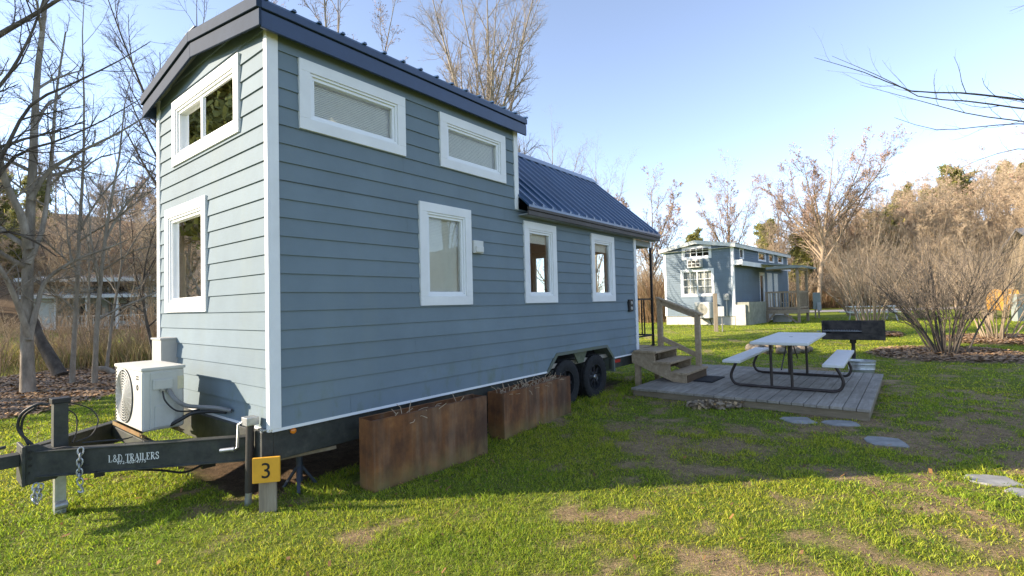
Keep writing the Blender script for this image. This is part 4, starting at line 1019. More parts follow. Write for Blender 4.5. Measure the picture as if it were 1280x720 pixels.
b = MB(); b.box(-.06, .05, -.50, -.03, -.1, 1.0); b.build('skirt_post', M['concrete'], fh)
b = MB(fg); b.box(1.50, 2.20, .0, .30, 2.95, 3.36); wa = b.build('window_air_conditioner', M['acwhite'], fh, .012)
b = MB(fg)
for i in range(3):
    for j in range(2): b.box(1.56+i*.21, 1.73+i*.21, .30, .305, 3.0+j*.17, 3.13+j*.17)
b.build('vent_grille', M['acdark'], wa)
b = MB(fg); b.box(.24, .50, .004, .12, 1.24, 1.56); b.cyl((.37, .06, .45), (.37, .06, 1.24), .03, 8); b.cyl((.37, .12, 1.44), (.37, .17, 1.44), .07, 14); b.build('electric_meter', M['boxgrey'], fh, .006)
b = MB(); b.box(PX0+.6, PX0+1.3, -1.5, -.7, -.1, .34); b.build('porch_barrel', M['concrete'], fh, .08)
for i in range(2):
    e = MB(); x = 4.1+i*.55; e.box(x, x+.42, -1.35, -.95, 1.02, 1.06); e.box(x, x+.42, -.99, -.95, 1.06, 1.55)
    for dx in (.02, .36):
        for dy in (-1.33, -.99): e.box(x+dx, x+dx+.04, dy, dy+.04, .67, 1.02)
    o = e.build('porch_chair', M['dark'] if i else M['boxgrey'], None, .004); o.location = P0; o.rotation_euler = (0, 0, hz)
    tag(o, 'dark chair on the wooden porch of the blue cabin' if i else 'grey chair on the blue cabin porch, nearest its door', 'chair')
# condenser, post and pedestals on the lawn
fc = empty('air_conditioner', (0, 0, 0), 0, 'white outdoor air conditioner unit against the far blue cabin wall', 'air conditioner')
fc.location = fh.matrix_basis @ Vector((-.34, 1.40, .34)); fc.rotation_euler = (0, 0, hz)
fc.location = Vector(P0)+Matrix.Rotation(hz, 3, 'Z') @ Vector((-.34, 1.40, .36))
b = MB(); b.box(-.16, .16, -.42, .42, 0, .80); b.build('body', M['acwhite'], fc, .03)
b = MB(); b.lathe([(0, 0), (.29, 0), (.30, .004)], (-.163, .06, .42), (-1, 0, 0), 28); b.build('fan_opening', plain('ac_fan_grey', (.30, .28, .22), .7, bump=0), fc)
b = MB()
for k in range(1, 7): b.tube([(-.172, .06+.048*k*cos(2*pi*j/24), .42+.048*k*sin(2*pi*j/24)) for j in range(24)], .006, 4, closed=True)
b.build('grille', M['acwhite'], fc)
b = MB(); b.bar((-.1, -.3, 0), (.16, -.3, -.3), .03, .03); b.bar((-.1, .3, 0), (.16, .3, -.3), .03, .03); b.box(-.15, .34, -.32, .32, -.03, 0); b.build('bracket', M['black'], fc)
pp = at(895.5, 418, 20.5); pz = Z(pp.x, pp.y)
up_ = empty('utility_post', (pp.x, pp.y, pz), rad(-20), 'wooden post with a grey power box on the lawn before the blue cabin', 'post')
b = MB(); b.box(-.08, .08, -.08, .08, -.2, 1.56); b.build('post', M['postwood'], up_, .01)
b = MB(); b.box(.09, .32, -.12, .05, .62, 1.02); bx = b.build('power_box', M['offwhite'], up_, .012)
b = MB(); b.cyl((.24, -.02, -.1), (.24, -.02, .62), .025, 8); b.build('conduit', M['hosegrey'], up_)
pp = at(1022, 402, 30); pz = Z(pp.x, pp.y)
ped = empty('power_pedestal', (pp.x, pp.y, pz), rad(-30), 'grey metal power pedestal right of the blue cabin porch', 'power pedestal')
b = MB(); b.box(-.20, .20, -.12, .12, .55, 1.55); b.build('cabinet', M['greenmetal'], ped, .02)
b = MB(); b.box(.0, .22, -.20, -.12, .45, .95); b.build('meter_box', M['boxgrey'], ped, .02)
b = MB(); b.box(-.13, -.05, -.05, .05, -.1, .55); b.box(.05, .13, -.05, .05, -.1, .55); b.build('leg', M['greywood'], ped)
# distant picnic table
q0 = at(1091, 403, 26); q0.z = Z(q0.x, q0.y)
ft = empty('picnic_table', q0, rad(-18), 'small white picnic table on the far lawn behind the bushes', 'picnic table')
b = MB(); b.box(-1.1, 1.1, -.38, .38, .70, .75); b.build('tabletop', M['plastic'], ft, .01)
for y in (-.7, .7): b = MB(); b.box(-1.3, 1.3, y-.13, y+.13, .42, .46); b.build('bench_seat', M['plastic'], ft, .01)
for x in (-.85, .85): b = MB(); b.bar((x, -.7, 0), (x, -.25, .7), .05, .05); b.bar((x, .7, 0), (x, .25, .7), .05, .05); b.box(x-.02, x+.02, -.75, .75, .37, .42); b.build('leg_frame', M['plastic'], ft)

# gravel road
b = MB(); NR = 30
c1 = [(-2+i*3.6, 0) for i in range(NR)]
rd = [((14+i*2.6), 45-.10*i*2.6+.001*(i*2.6)**2) for i in range(NR)]
for i in range(NR-1):
    (xa, ya), (xb, yb) = rd[i], rd[i+1]; q = [(xa, ya-3.2), (xb, yb-3.2), (xb, yb+3.2), (xa, ya+3.2)]
    b.poly([(x, y, Z(x, y)+.03) for x, y in q])
tag(b.build('gravel_road', M['gravel']), kind='structure')
# long tan house beyond the road
def far_house(name, label, pos, rz, ln, wd, hw, hr, wall, roof, wins, group=None, over=.3):
    e = empty(name, pos, rz, label, 'house', group)
    b = MB(); b.box(0, ln, 0, wd, -.6, hw); b.hexa([(0, 0, hw), (0, wd, hw), (0, wd/2, hr-.1)], [(ln, 0, hw), (ln, wd, hw), (ln, wd/2, hr-.1)]); b.build('wall', wall, e)
    b = MB()
    for sgn in (-1, 1):
        te = wd/2+sgn*(wd/2+over); z = hw-(hr-hw)*over/(wd/2)
        b.hexa([(-over, wd/2, hr+.06), (ln+over, wd/2, hr+.06), (ln+over, te, z+.06), (-over, te, z+.06)], [(-over, wd/2, hr-.04), (ln+over, wd/2, hr-.04), (ln+over, te, z-.06), (-over, te, z-.06)])
    b.build('roof', roof, e)
    for (x, z, w, h) in wins:
        b = MB(); b.box(x-w/2-.1, x+w/2+.1, -.05, -.003, z-h/2-.1, z-h/2); b.box(x-w/2-.1, x+w/2+.1, -.05, -.003, z+h/2, z+h/2+.1); b.box(x-w/2-.1, x-w/2, -.05, -.003, z-h/2, z+h/2); b.box(x+w/2, x+w/2+.1, -.05, -.003, z-h/2, z+h/2); f = b.build('window', M['white'], e)
        b = MB(); b.box(x-w/2, x+w/2, -.03, -.003, z-h/2, z+h/2); b.build('pane', M['winfar'], f)
    return e
wf = NT('far_window_glass'); wf.col((.02, .025, .03)); wf.set(Roughness=.08, Specular_IOR_Level=.7); M['winfar'] = wf.mat
hp = at(1118, 381, 52); hp.z = Z(hp.x, hp.y)
bh = far_house('long_house', 'long tan house with grey roof beyond the road, behind bare bushes', hp, rad(-3), 11.5, 5.5, 3.0, 4.9, M['brownwall'], M['greyroof'], [(1.6, 1.9, .6, 1.1), (3.2, 1.9, .9, 1.3), (6.0, 1.9, .9, 1.3), (9.2, 1.9, .9, 1.3)])
b = MB(); b.box(4.4, 5.1, 1.2, 1.9, 3.4, 5.6); b.build('chimney', M['rust2'], bh)
# tan cabin at the right edge, golden cover, grey cabinet
kp = at(1312, 392, 24); kp.z = Z(kp.x, kp.y)
tc = empty('tan_cabin', kp, rad(-28), 'tan wooden cabin with a grey upper trim at the right edge', 'cabin')
b = MB(); b.box(0, 5, 0, 4, -.3, 3.7); b.hexa([(0, 0, 3.7), (0, 4, 3.7), (0, 2, 4.5)], [(5, 0, 3.7), (5, 4, 3.7), (5, 2, 4.5)]); b.build('wall', M['tanwood'], tc)
b = MB()
for sgn in (-1, 1):
    te = 2+sgn*2.4; b.hexa([(-.4, 2, 4.62), (5.4, 2, 4.62), (5.4, te, 3.62), (-.4, te, 3.62)], [(-.4, 2, 4.50), (5.4, 2, 4.50), (5.4, te, 3.50), (-.4, te, 3.50)])
b.build('roof', M['greyroof'], tc)
b = MB(); b.box(-.06, .02, -.05, .55, 2.9, 3.6); b.box(-.05, .06, -.05, .05, -.3, 3.5); b.build('corner_trim', M['offwhite'], tc)
b = MB(); b.box(.5, 1.5, -.04, -.003, .1, 2.1); b.build('door', M['greywood'], tc)
b = MB(); b.box(1.9, 3.2, -.05, -.003, 1.1, 2.2); w_ = b.build('window', M['white'], tc); b = MB(); b.box(2.0, 3.1, -.055, -.051, 1.2, 2.1); b.build('pane', M['winfar'], w_)
gp2 = at(1254, 391, 23); gp2.z = Z(gp2.x, gp2.y)
gc = empty('covered_chair', gp2, rad(-35), 'golden orange rounded cover over outdoor seating beside the tan cabin', 'covered chair')
for x in (-.27, .27):
    bm = bmesh.new(); bmesh.ops.create_cube(bm, size=1); bmesh.ops.subdivide_edges(bm, edges=bm.edges, cuts=5, use_grid_fill=True)
    for v_ in bm.verts:
        c = v_.co; tz = c.z+.5; c.x *= .56*(.72+.3*sin(pi*min(1, tz*.8+.15))); c.y *= .6*(.8+.25*sin(pi*tz)); c.z = .45+tz*.95+.04*cos(c.x*9); c.x += random.uniform(-.012, .012); c.y += random.uniform(-.012, .012)
    me = bpy.data.meshes.new('cover'); bm.to_mesh(me); bm.free(); me.materials.append(M['goldcover']); o = link(bpy.data.objects.new('cover', me)); o.parent = gc; o.location = (x, 0, 0)
b = MB()
for x in (-.4, .4):
    for y in (-.2, .2): b.box(x-.03, x+.03, y-.03, y+.03, -.05, .6)
b.build('leg', M['greywood'], gc)
gq = at(1273, 400, 22); gq.z = Z(gq.x, gq.y)
b = MB(); b.box(-.16, .16, -.14, .14, 0, 1.15); b.box(-.19, .19, -.17, .17, 1.15, 1.2); o = b.build('utility_cabinet', M['greenmetal'], None, .015); o.location = gq; tag(o, 'grey utility cabinet by the tan cabin at the right edge', 'cabinet')

# ------------------------------------------------------------------ white house beyond the creek on the left
lp = at(30, 415, 46); lp.z = Z(lp.x, lp.y)-.1
lh = empty('white_house', lp, rad(18), 'long white house with clerestory roof and porch beyond the creek', 'house')
b = MB(); b.box(0, 15, 3.2, 9, -.5, 4.3); b.box(0, 2.4, 0, 3.2, -.5, 3.0); b.build('wall', M['offwhite'], lh)
b = MB(); b.hexa([(-.6, -.4, 4.55), (15.6, -.4, 4.55), (15.6, 10, 5.6), (-.6, 10, 5.6)], [(-.6, -.4, 4.9), (15.6, -.4, 4.9), (15.6, 10, 5.9), (-.6, 10, 5.9)]); b.build('roof', M['white'], lh)
b = MB(); b.hexa([(-.3, -.7, 3.0), (15, -.7, 3.0), (15, 3.2, 3.5), (-.3, 3.2, 3.5)], [(-.3, -.7, 3.3), (15, -.7, 3.3), (15, 3.2, 3.7), (-.3, 3.2, 3.7)]); b.build('porch_roof', M['white'], lh)
for i in range(6): b = MB(); x = 2.4+i*2.4; b.box(x, x+.22, -.4, -.18, -.2, 3.02); b.build('porch_column', M['white'], lh)
for i in range(5):
    x = 2.9+i*2.4; b = MB(); b.box(x, x+1.8, 3.14, 3.19, .7, 2.5); f = b.build('window', M['greywood'], lh); b = MB(); b.box(x+.08, x+1.72, 3.10, 3.139, .78, 2.42); b.build('pane', M['winfar'], f)
    b = MB(); b.box(x-.2, x+1.9, 3.14, 3.19, 3.75, 4.25); f = b.build('clerestory_window', M['greywood'], lh); b = MB(); b.box(x-.12, x+1.82, 3.10, 3.139, 3.8, 4.2); b.build('pane', M['winfar'], f)
b = MB(); b.box(2.4, 14.8, -.38, 3.2, .3, .45)
i = 2.4
while i < 14.6: b.box(i, i+.06, -.40, -.36, -.5, .3); i += .2
b.build('porch_deck', M['concrete'], lh)
b = MB(); b.box(2.4, 14.8, -.38, -.32, 1.25, 1.33); i = 2.4
while i < 14.6: b.box(i, i+.05, -.37, -.33, .45, 1.25); i += .3
b.build('railing', M['offwhite'], lh)
# ------------------------------------------------------------------ bare trees, shrubs, pines
def resample(pts, k):
    P = np.array([tuple(p) for p in smooth_path(pts, 8)]) if len(pts) > 2 else np.array([tuple(p) for p in pts])
    d = np.r_[0, np.cumsum(np.linalg.norm(np.diff(P, axis=0), axis=1))]; t = np.linspace(0, d[-1], k)
    return np.stack([np.interp(t, d, P[:,i]) for i in range(3)], -1)
def unit(v): return v/np.maximum(np.linalg.norm(v, axis=-1, keepdims=True), 1e-9)
def branch(C, R, n, k, ang, ratio, rng_t=(.25, .95), up=.15, wig=.25, rr=.62, tap=.35, fall=.55, lmin=.0, side=None):
    N, K, _ = C.shape; cl = np.linalg.norm(np.diff(C, axis=1), axis=2).sum(1)
    t = np.clip((np.linspace(rng_t[0], rng_t[1], n)[None]+(rng.random((N, n))-.5)*.8*(rng_t[1]-rng_t[0])/max(n, 1)), 0, 1)
    f = t*(K-1); i0 = np.minimum(f.astype(int), K-2); w = (f-i0)[...,None]; ii = np.arange(N)[:,None]
    p = C[ii, i0]*(1-w)+C[ii, i0+1]*w; tg = unit(C[ii, i0+1]-C[ii, i0]); r = R[ii, i0]*(1-w[...,0])+R[ii, i0+1]*w[...,0]
    rv = rng.normal(size=(N, n, 3)); rv[...,2] *= .6
    pr = unit(rv-tg*(rv*tg).sum(-1, keepdims=True)); a = (ang*(.75+.5*rng.random((N, n))))[...,None]
    d = tg*np.cos(a)+pr*np.sin(a); L = cl[:,None]*ratio*(1-fall*t)*(.65+.6*rng.random((N, n))); L = np.maximum(L, lmin)
    M_ = N*n; d = d.reshape(M_, 3); p = p.reshape(M_, 3); L = L.reshape(M_); r0 = np.minimum(r.reshape(M_)*rr, L*.02+.0018)
    out = np.empty((M_, k, 3)); out[:,0] = p
    for j in range(1, k):
        d = unit(d+wig*rng.normal(size=d.shape)/math.sqrt(k)+np.array([0, 0, up/k])); p = p+d*(L/(k-1))[:,None]; out[:,j] = p
    return out, r0[:,None]*np.linspace(1, tap, k)[None]
def tubes(groups):
    """[(chains, radii, sides, material index)] -> arrays"""
    V, Fq, Mi = [], [], []; base = 0
    for C, R, n, mi in groups:
        N, K, _ = C.shape
        T = unit(np.gradient(C, axis=1)); ref = unit(rng.normal(size=(N, 1, 3))); a = unit(np.cross(T, np.broadcast_to(ref, T.shape))); b = np.cross(T, a)
        an = 2*np.pi*np.arange(n)/n
        ring = C[:,:,None]+R[:,:,None,None]*(np.cos(an)[None,None,:,None]*a[:,:,None]+np.sin(an)[None,None,:,None]*b[:,:,None])
        V.append(ring.reshape(-1, 3)); idx = base+np.arange(N*K*n).reshape(N, K, n); nx = np.roll(idx, -1, 2)
        q = np.stack([idx[:,:-1], nx[:,:-1], nx[:,1:], idx[:,1:]], -1).reshape(-1, 4); Fq.append(q); Mi.append(np.full(len(q), mi)); base += N*K*n
    return np.concatenate(V), np.concatenate(Fq), np.concatenate(Mi)
def quad_mesh(name, V, Q, mi, mats, smooth=True):
    me = bpy.data.meshes.new(name); me.vertices.add(len(V)); me.vertices.foreach_set('co', V.astype(np.float32).ravel())
    me.loops.add(len(Q)*4); me.loops.foreach_set('vertex_index', Q.astype(np.int32).ravel()); me.polygons.add(len(Q)); me.polygons.foreach_set('loop_start', np.arange(0, len(Q)*4, 4, dtype=np.int32))
    for m in mats: me.materials.append(m)
    if len(mats) > 1: me.polygons.foreach_set('material_index', mi.astype(np.int32))
    me.polygons.foreach_set('use_smooth', np.full(len(Q), smooth)); me.update(calc_edges=True); return me
def buds(C, per, size, mi):
    """tiny bud/leaf quads along twigs"""
    N, K, _ = C.shape; t = rng.random((N, per)); f = (.35+.65*t)*(K-1); i0 = np.minimum(f.astype(int), K-2); w = (f-i0)[...,None]; ii = np.arange(N)[:,None]
    p = (C[ii, i0]*(1-w)+C[ii, i0+1]*w).reshape(-1, 3); n = len(p)
    u_ = unit(rng.normal(size=(n, 3)))*size*(.5+rng.random((n, 1))); v_ = unit(np.cross(u_, rng.normal(size=(n, 3))))*size*.5*(.5+rng.random((n, 1)))
    V = np.stack([p-u_/2-v_/2, p+u_/2-v_/2, p+u_/2+v_/2, p-u_/2+v_/2], 1).reshape(-1, 3); return V, np.arange(n*4).reshape(n, 4), np.full(n, mi)
def join(*parts):
    V, Q, Mi = [], [], []; b = 0
    for v, q, m in parts: V.append(v); Q.append(q+b); Mi.append(m); b += len(v)
    return np.concatenate(V), np.concatenate(Q), np.concatenate(Mi)
def make_tree(name, origin, stems, levels, mats, bud=None, k0=12, sides0=10, names=('trunk', 'crown')):
    """stems [(pts, r0, r1)] in local coordinates; levels [dict]. returns (trunk mesh, crown mesh)"""
    C = np.stack([resample(p, k0) for p, a, b in stems]); R = np.stack([np.linspace(a, b, k0) for p, a, b in stems])
    R[:,0] *= 1.15
    v, q, m = tubes([(C, R, sides0, 0)]); tm = quad_mesh(names[0], v, q, m, [mats[0]])
    g = []; n = len(levels); last = None
    for i, L in enumerate(levels):
        L = dict(L); sd = L.pop('sides'); rm = L.pop('rmin', 0.); mi = L.pop('mi', 0 if i < n-1 else 1); C, R = branch(C, R, **L); R = np.maximum(R, rm); g.append((C, R, sd, mi)); last = C
    parts = [tubes(g)]
    if bud: parts.append(buds(last, bud[0], bud[1], 2))
    v, q, m = join(*parts); cm = quad_mesh(names[1], v, q, m, mats[0:1]+mats[1:])
    return tm, cm
def plant(name, origin, tm, cm, label, cat='tree', group=None, rz=0, sc=1):
    e = empty(name, origin, rz, label, cat, group); e.scale = (sc,)*3 if not isinstance(sc, tuple) else sc
    for me in (tm, cm):
        if me: o = link(bpy.data.objects.new(me.name.split('.')[0], me)); o.parent = e
    return e
def px_path(pts, d, o, dd=0):
    n = len(pts); return [at(x, y, d+dd*i/max(1, n-1))-o for i, (x, y) in enumerate(pts)]
def base_at(px, py, d): p = at(px, py, d); return Vector((p.x, p.y, Z(p.x, p.y)-.05))
def upright(h, r, nst=4, spread=.22, lean=(0, 0), first=.28):
    s_ = [([Vector((0, 0, -.2)), Vector((lean[0]*.3, lean[1]*.3, h*.35)), Vector((lean[0]*.7+random.uniform(-.1, .1), lean[1]*.7, h*.7)), Vector((lean[0], lean[1], h))], r, r*.05)]
    for i in range(nst):
        a = 2*pi*i/nst+random.uniform(-.5, .5); z0 = h*(first+.22*i/nst); e = Vector((cos(a), sin(a), 0)); q = h*random.uniform(.78, .97); sp = h*spread*random.uniform(.7, 1.25); c_ = Vector((lean[0], lean[1], 0))*(z0/h)*.9
        s_.append(([c_+Vector((0, 0, z0)), c_+e*sp*.35+Vector((0, 0, z0+(q-z0)*.3)), c_+e*sp*.7+Vector((0, 0, z0+(q-z0)*.65)), c_+e*sp+Vector((0, 0, q))], r*.45, r*.04))
    return s_
TWIGS = [dict(n=7, k=6, ang=.85, ratio=.55, rng_t=(.25, .95), up=.35, wig=.35, sides=5), dict(n=7, k=5, ang=.8, ratio=.5, up=.3, wig=.4, sides=4), dict(n=6, k=4, ang=.75, ratio=.48, up=.2, wig=.4, sides=3)]
MG = [M['bark_grey'], M['twig_grey']]
# --- the bare trees by the creek, left of the house
o = base_at(35, 492, 10.0); D = 10
stems = [(px_path([(35, 494), (34, 440), (34, 370), (36, 300), (40, 230), (43, 160), (47, 90), (55, 20), (60, -60)], D, o, .6), .118, .03),
         (px_path([(35, 310), (27, 270), (10, 235), (0, 200), (-8, 130), (-5, 60)], D, o, -.8), .075, .025),
         (px_path([(35, 330), (52, 290), (60, 240), (66, 180), (70, 120), (82, 40)], D, o, 1.2), .05, .015),
         (px_path([(36, 420), (20, 375), (0, 335), (-30, 300), (-60, 270)], D, o, -1), .06, .02),
         (px_path([(36, 425), (46, 385), (58, 350), (95, 325), (130, 312), (160, 300)], D, o, .8), .06, .012),
         (px_path([(38, 250), (60, 215), (100, 190), (150, 165), (190, 140)], D, o, .6), .045, .01)]
lv = [dict(n=9, k=7, ang=.9, ratio=.34, rng_t=(.25, .97), up=.35, wig=.35, sides=5), dict(n=8, k=6, ang=.8, ratio=.55, up=.3, wig=.4, sides=4), dict(n=7, k=5, ang=.75, ratio=.55, up=.2, wig=.4, sides=3)]
plant('bare_tree', o, *make_tree('t', o, stems, lv, MG, k0=16), 'thickest bare grey tree with forked trunk, in the mulch bed on the left', group='bare trees by the creek')
for (pts, d, r, lab, mats) in (
    ([(90, 480), (93, 420), (97, 350), (99, 290), (104, 210), (105, 120), (103, 40), (108, -40)], 11.2, .052, 'slender bare tree with pale trunk, second from the left in the mulch bed', MG),
    ([(118, 478), (121, 410), (126, 350), (131, 300), (140, 245), (150, 190), (156, 130), (170, 70)], 11.0, .054, 'slender bare tree nearest the air conditioner among the straight trunks', MG),
    ([(133, 464), (139, 410), (146, 365), (152, 330), (150, 280), (158, 220), (170, 170)], 13, .04, 'thin leaning bare tree behind the two slender trunks', MG),
    ([(194, 450), (187, 420), (180, 385), (179, 350), (185, 315), (196, 280), (215, 240)], 13.5, .048, 'dark crooked bare tree close to the house end wall', [M['bark_dark'], M['twig_dark']])):
    o = base_at(pts[0][0], pts[0][1], d); st_ = [(px_path(pts, d, o), r, r*.06)]
    st_.append((px_path([pts[3], (pts[3][0]+22, pts[3][1]-38), (pts[3][0]+60, pts[3][1]-85), (pts[3][0]+85, pts[3][1]-135)], d, o, .5), r*.5, r*.05))
    st_.append((px_path([pts[2], (pts[2][0]-12, pts[2][1]-50), (pts[2][0]-16, pts[2][1]-110), (pts[2][0]-30, pts[2][1]-160)], d, o, -.4), r*.4, r*.05))
    plant('bare_tree', o, *make_tree('t', o, st_, [dict(n=11, k=6, ang=.85, ratio=.33, rng_t=(.2, .97), up=.3, wig=.3, sides=4), dict(n=8, k=5, ang=.8, ratio=.55, up=.25, wig=.4, sides=3), dict(n=7, k=4, ang=.75, ratio=.55, up=.2, wig=.4, sides=3)], mats, k0=14), lab, group='bare trees by the creek')
# tree just outside the left edge whose limbs sweep across
o = base_at(-70, 520, 9.0); D = 9
stems = [(px_path([(-70, 522), (-66, 420), (-60, 320), (-56, 220), (-50, 120), (-45, 0), (-40, -120)], D, o), .2, .07),
         (px_path([(-60, 300), (-20, 240), (10, 180), (40, 130), (90, 105), (145, 78), (188, 52)], D, o, .8), .046, .006),
         (px_path([(-62, 330), (-20, 250), (20, 195), (75, 175), (130, 150), (185, 118)], D, o, 1.3), .042, .006),
         (px_path([(-56, 200), (-20, 130), (10, 95), (40, 40), (60, -20), (75, -80)], D, o, .3), .04, .006),
         (px_path([(-64, 380), (-30, 320), (0, 290), (40, 300), (70, 320)], D, o, 1), .05, .012),
         (px_path([(-50, 90), (-10, 50), (40, 20), (95, -15), (140, -50)], D, o, .5), .06, .012)]
plant('bare_tree', o, *make_tree('t', o, stems, [dict(n=9, k=7, ang=.8, ratio=.27, rng_t=(.3, .98), up=.35, wig=.3, sides=4), dict(n=9, k=5, ang=.8, ratio=.55, up=.3, wig=.4, sides=3), dict(n=7, k=4, ang=.75, ratio=.55, up=.2, wig=.4, sides=3)], [M['bark_dark'], M['twig_grey']], k0=16), 'bare tree at the left edge with limbs sweeping across toward the house', group='bare trees by the creek')
for (x, y, h, lab) in ((-18, 9.6, 12, 'tall bare tree left of the frame by the creek'), (-20, 7.4, 11, 'bare tree farthest left of the trailer tongue')):
    o = Vector((x, y, Z(x, y)-.05)); plant('bare_tree', o, *make_tree('t', o, upright(h, .14, 5, .24), [dict(n=10, k=6, ang=.75, ratio=.34, rng_t=(.15, .97), up=.4, wig=.3, sides=4), dict(n=7, k=5, ang=.75, ratio=.5, up=.3, wig=.35, sides=3), dict(n=6, k=4, ang=.7, ratio=.5, up=.2, wig=.4, sides=3)], MG), lab, group='bare trees by the creek')
for i in range(8):
    y = 9+i*.8; x = -22-random.uniform(0, 9)
    tm, cm = make_tree('t', None, upright(9.5, .12, 5, .24), [dict(n=9, k=5, ang=.75, ratio=.34, rng_t=(.12, .97), up=.35, wig=.3, sides=3), dict(n=8, k=4, ang=.7, ratio=.5, up=.3, wig=.4, sides=3), dict(n=7, k=3, ang=.7, ratio=.55, up=.2, wig=.4, sides=3)], MG, sides0=6) if i < 3 else (tm, cm)
    plant('bare_tree', Vector((x, y, Z(x, y)-.05)), tm, cm, 'bare grey tree in the row along the creek, left of the frame', group='row of trees along the creek', rz=random.random()*6, sc=random.uniform(.85, 1.15))
lo = base_at(73, 466, 12.6)
b = MB(); b.tube(smooth_path(px_path([(76, 470), (62, 445), (48, 420), (43, 398)], 12.6, lo, .4), 4), [.16, .15, .145, .14, .135, .13, .125, .12, .115, .11, .10, .09, .06], 12); o_ = b.build('fallen_log', M['bark_dark'], None, smooth=True); o_.location = lo; tag(o_, 'leaning dark dead log behind the thickest left tree', 'log')
lo = base_at(135, 463, 12.6)
b = MB(); b.tube(smooth_path(px_path([(118, 462), (130, 461), (143, 466)], 12.6, lo, .2), 4), .07, 10); o_ = b.build('fallen_log', M['bark_grey'], None, smooth=True); o_.location = lo; tag(o_, 'small grey log lying in the mulch behind the air conditioner', 'log')
# --- tall pale tree behind the house and its neighbours
LV = [dict(n=15, k=6, ang=.55, ratio=.32, rng_t=(.12, .97), up=.45, wig=.25, sides=4), dict(n=11, k=5, ang=.7, ratio=.52, up=.3, wig=.35, sides=3), dict(n=10, k=4, ang=.7, ratio=.55, up=.2, wig=.4, sides=3)]
MP = [M['bark_grey'], M['twig_grey']]
def tree_to(px, pytop, d, r, label, mats, nst=5, spread=.2, levels=None, group='bare trees behind the houses', pxb=None, budq=None, pyb=372, first=.28):
    o = base_at(pxb if pxb is not None else px, pyb, d); tp = at(px, pytop, d); h = tp.z-o.z; ln = (tp.x-o.x, 0)
    return plant('bare_tree', o, *make_tree('t', o, upright(h, r, nst, spread, ln, first), levels or LV, mats, budq), label, group=group)
tree_to(607, -60, 24, .19, 'tall pale bare tree rising behind the house roof peak', MP, 8, .15)
tree_to(690, 150, 33, .11, 'grey bare tree behind the low metal roof, right of the tallest', MG, 4, .22)
tree_to(745, 190, 38, .11, 'grey bare tree behind the lower end of the low metal roof', MG, 4, .25)
tree_to(655, 185, 30, .08, 'slim bare tree in front of the tall pale tree, above the low roof', MG, 3, .2)
MR = [M['bark_tan'], M['twig_grey'], M['twig_red']]
tree_to(815, 225, 46, .17, 'spreading bare tree with reddish buds between the two blue houses', MR, 5, .28, budq=(2, .06))
tree_to(912, 212, 52, .15, 'narrow bare tree with reddish buds right behind the far blue cabin', MR, 4, .2, budq=(2, .06))
tree_to(1046, 185, 48, .23, 'broad spreading tree with red buds and leaning trunk beyond the far cabin', MR, 9, .34, pxb=1022, budq=(2, .07))
tree_to(418, -35, 17, .17, 'bare tree with reddish buds whose top shows above the roof peak', [M['bark_grey'], M['twig_grey'], M['twig_red']], 5, .22, budq=(1, .035))
tree_to(238, -8, 15, .12, 'dark twiggy tree top showing over the left roof corner', [M['bark_dark'], M['twig_dark']], 4, .2)
tree_to(975, 215, 60, .14, 'thin bare tan tree left of the broad red budding tree', MR[:2], 3, .18)
tree_to(1098, 225, 55, .13, 'slim bare tan tree right of the broad red budding tree', MR[:2], 3, .16)
# --- tree outside the right edge: long thin branches reaching in
o = base_at(1650, 420, 6.6); D = 6.6
stems = [(px_path([(1650, 560), (1640, 400), (1630, 250), (1620, 60), (1600, -150)], D, o), .16, .05),
         (px_path([(1632, 260), (1500, 190), (1380, 140), (1280, 125), (1200, 116), (1140, 114), (1085, 92), (1018, 72)], D, o, -.4), .030, .002),
         (px_path([(1634, 280), (1500, 190), (1380, 148), (1280, 136), (1215, 127), (1150, 121), (1110, 100), (1040, 70)], D, o, .3), .026, .002),
         (px_path([(1636, 300), (1480, 200), (1360, 165), (1280, 152), (1215, 143), (1150, 126), (1075, 106)], D, o, .7), .022, .002),
         (px_path([(1636, 320), (1480, 220), (1360, 165), (1280, 155), (1230, 158), (1170, 162), (1118, 147)], D, o, -.6), .020, .002),
         (px_path([(1640, 380), (1480, 250), (1360, 200), (1280, 186), (1235, 196), (1200, 210)], D, o, .4), .03, .002),
         (px_path([(1610, 0), (1480, -30), (1380, -20), (1300, 0), (1262, 14)], D, o, .4), .02, .002)]
T1, C1 = make_tree('t', o, stems, [dict(n=9, k=6, ang=.6, ratio=.10, rng_t=(.45, .95), up=.9, wig=.3, sides=4, rr=.5, fall=.3), dict(n=3, k=4, ang=.7, ratio=.4, up=.4, wig=.4, sides=3)], [M['bark_dark'], M['twig_dark']], k0=22, sides0=8)
plant('overhanging_tree', o, T1, C1, 'tree outside the right edge with long thin bare branches reaching over the sky')
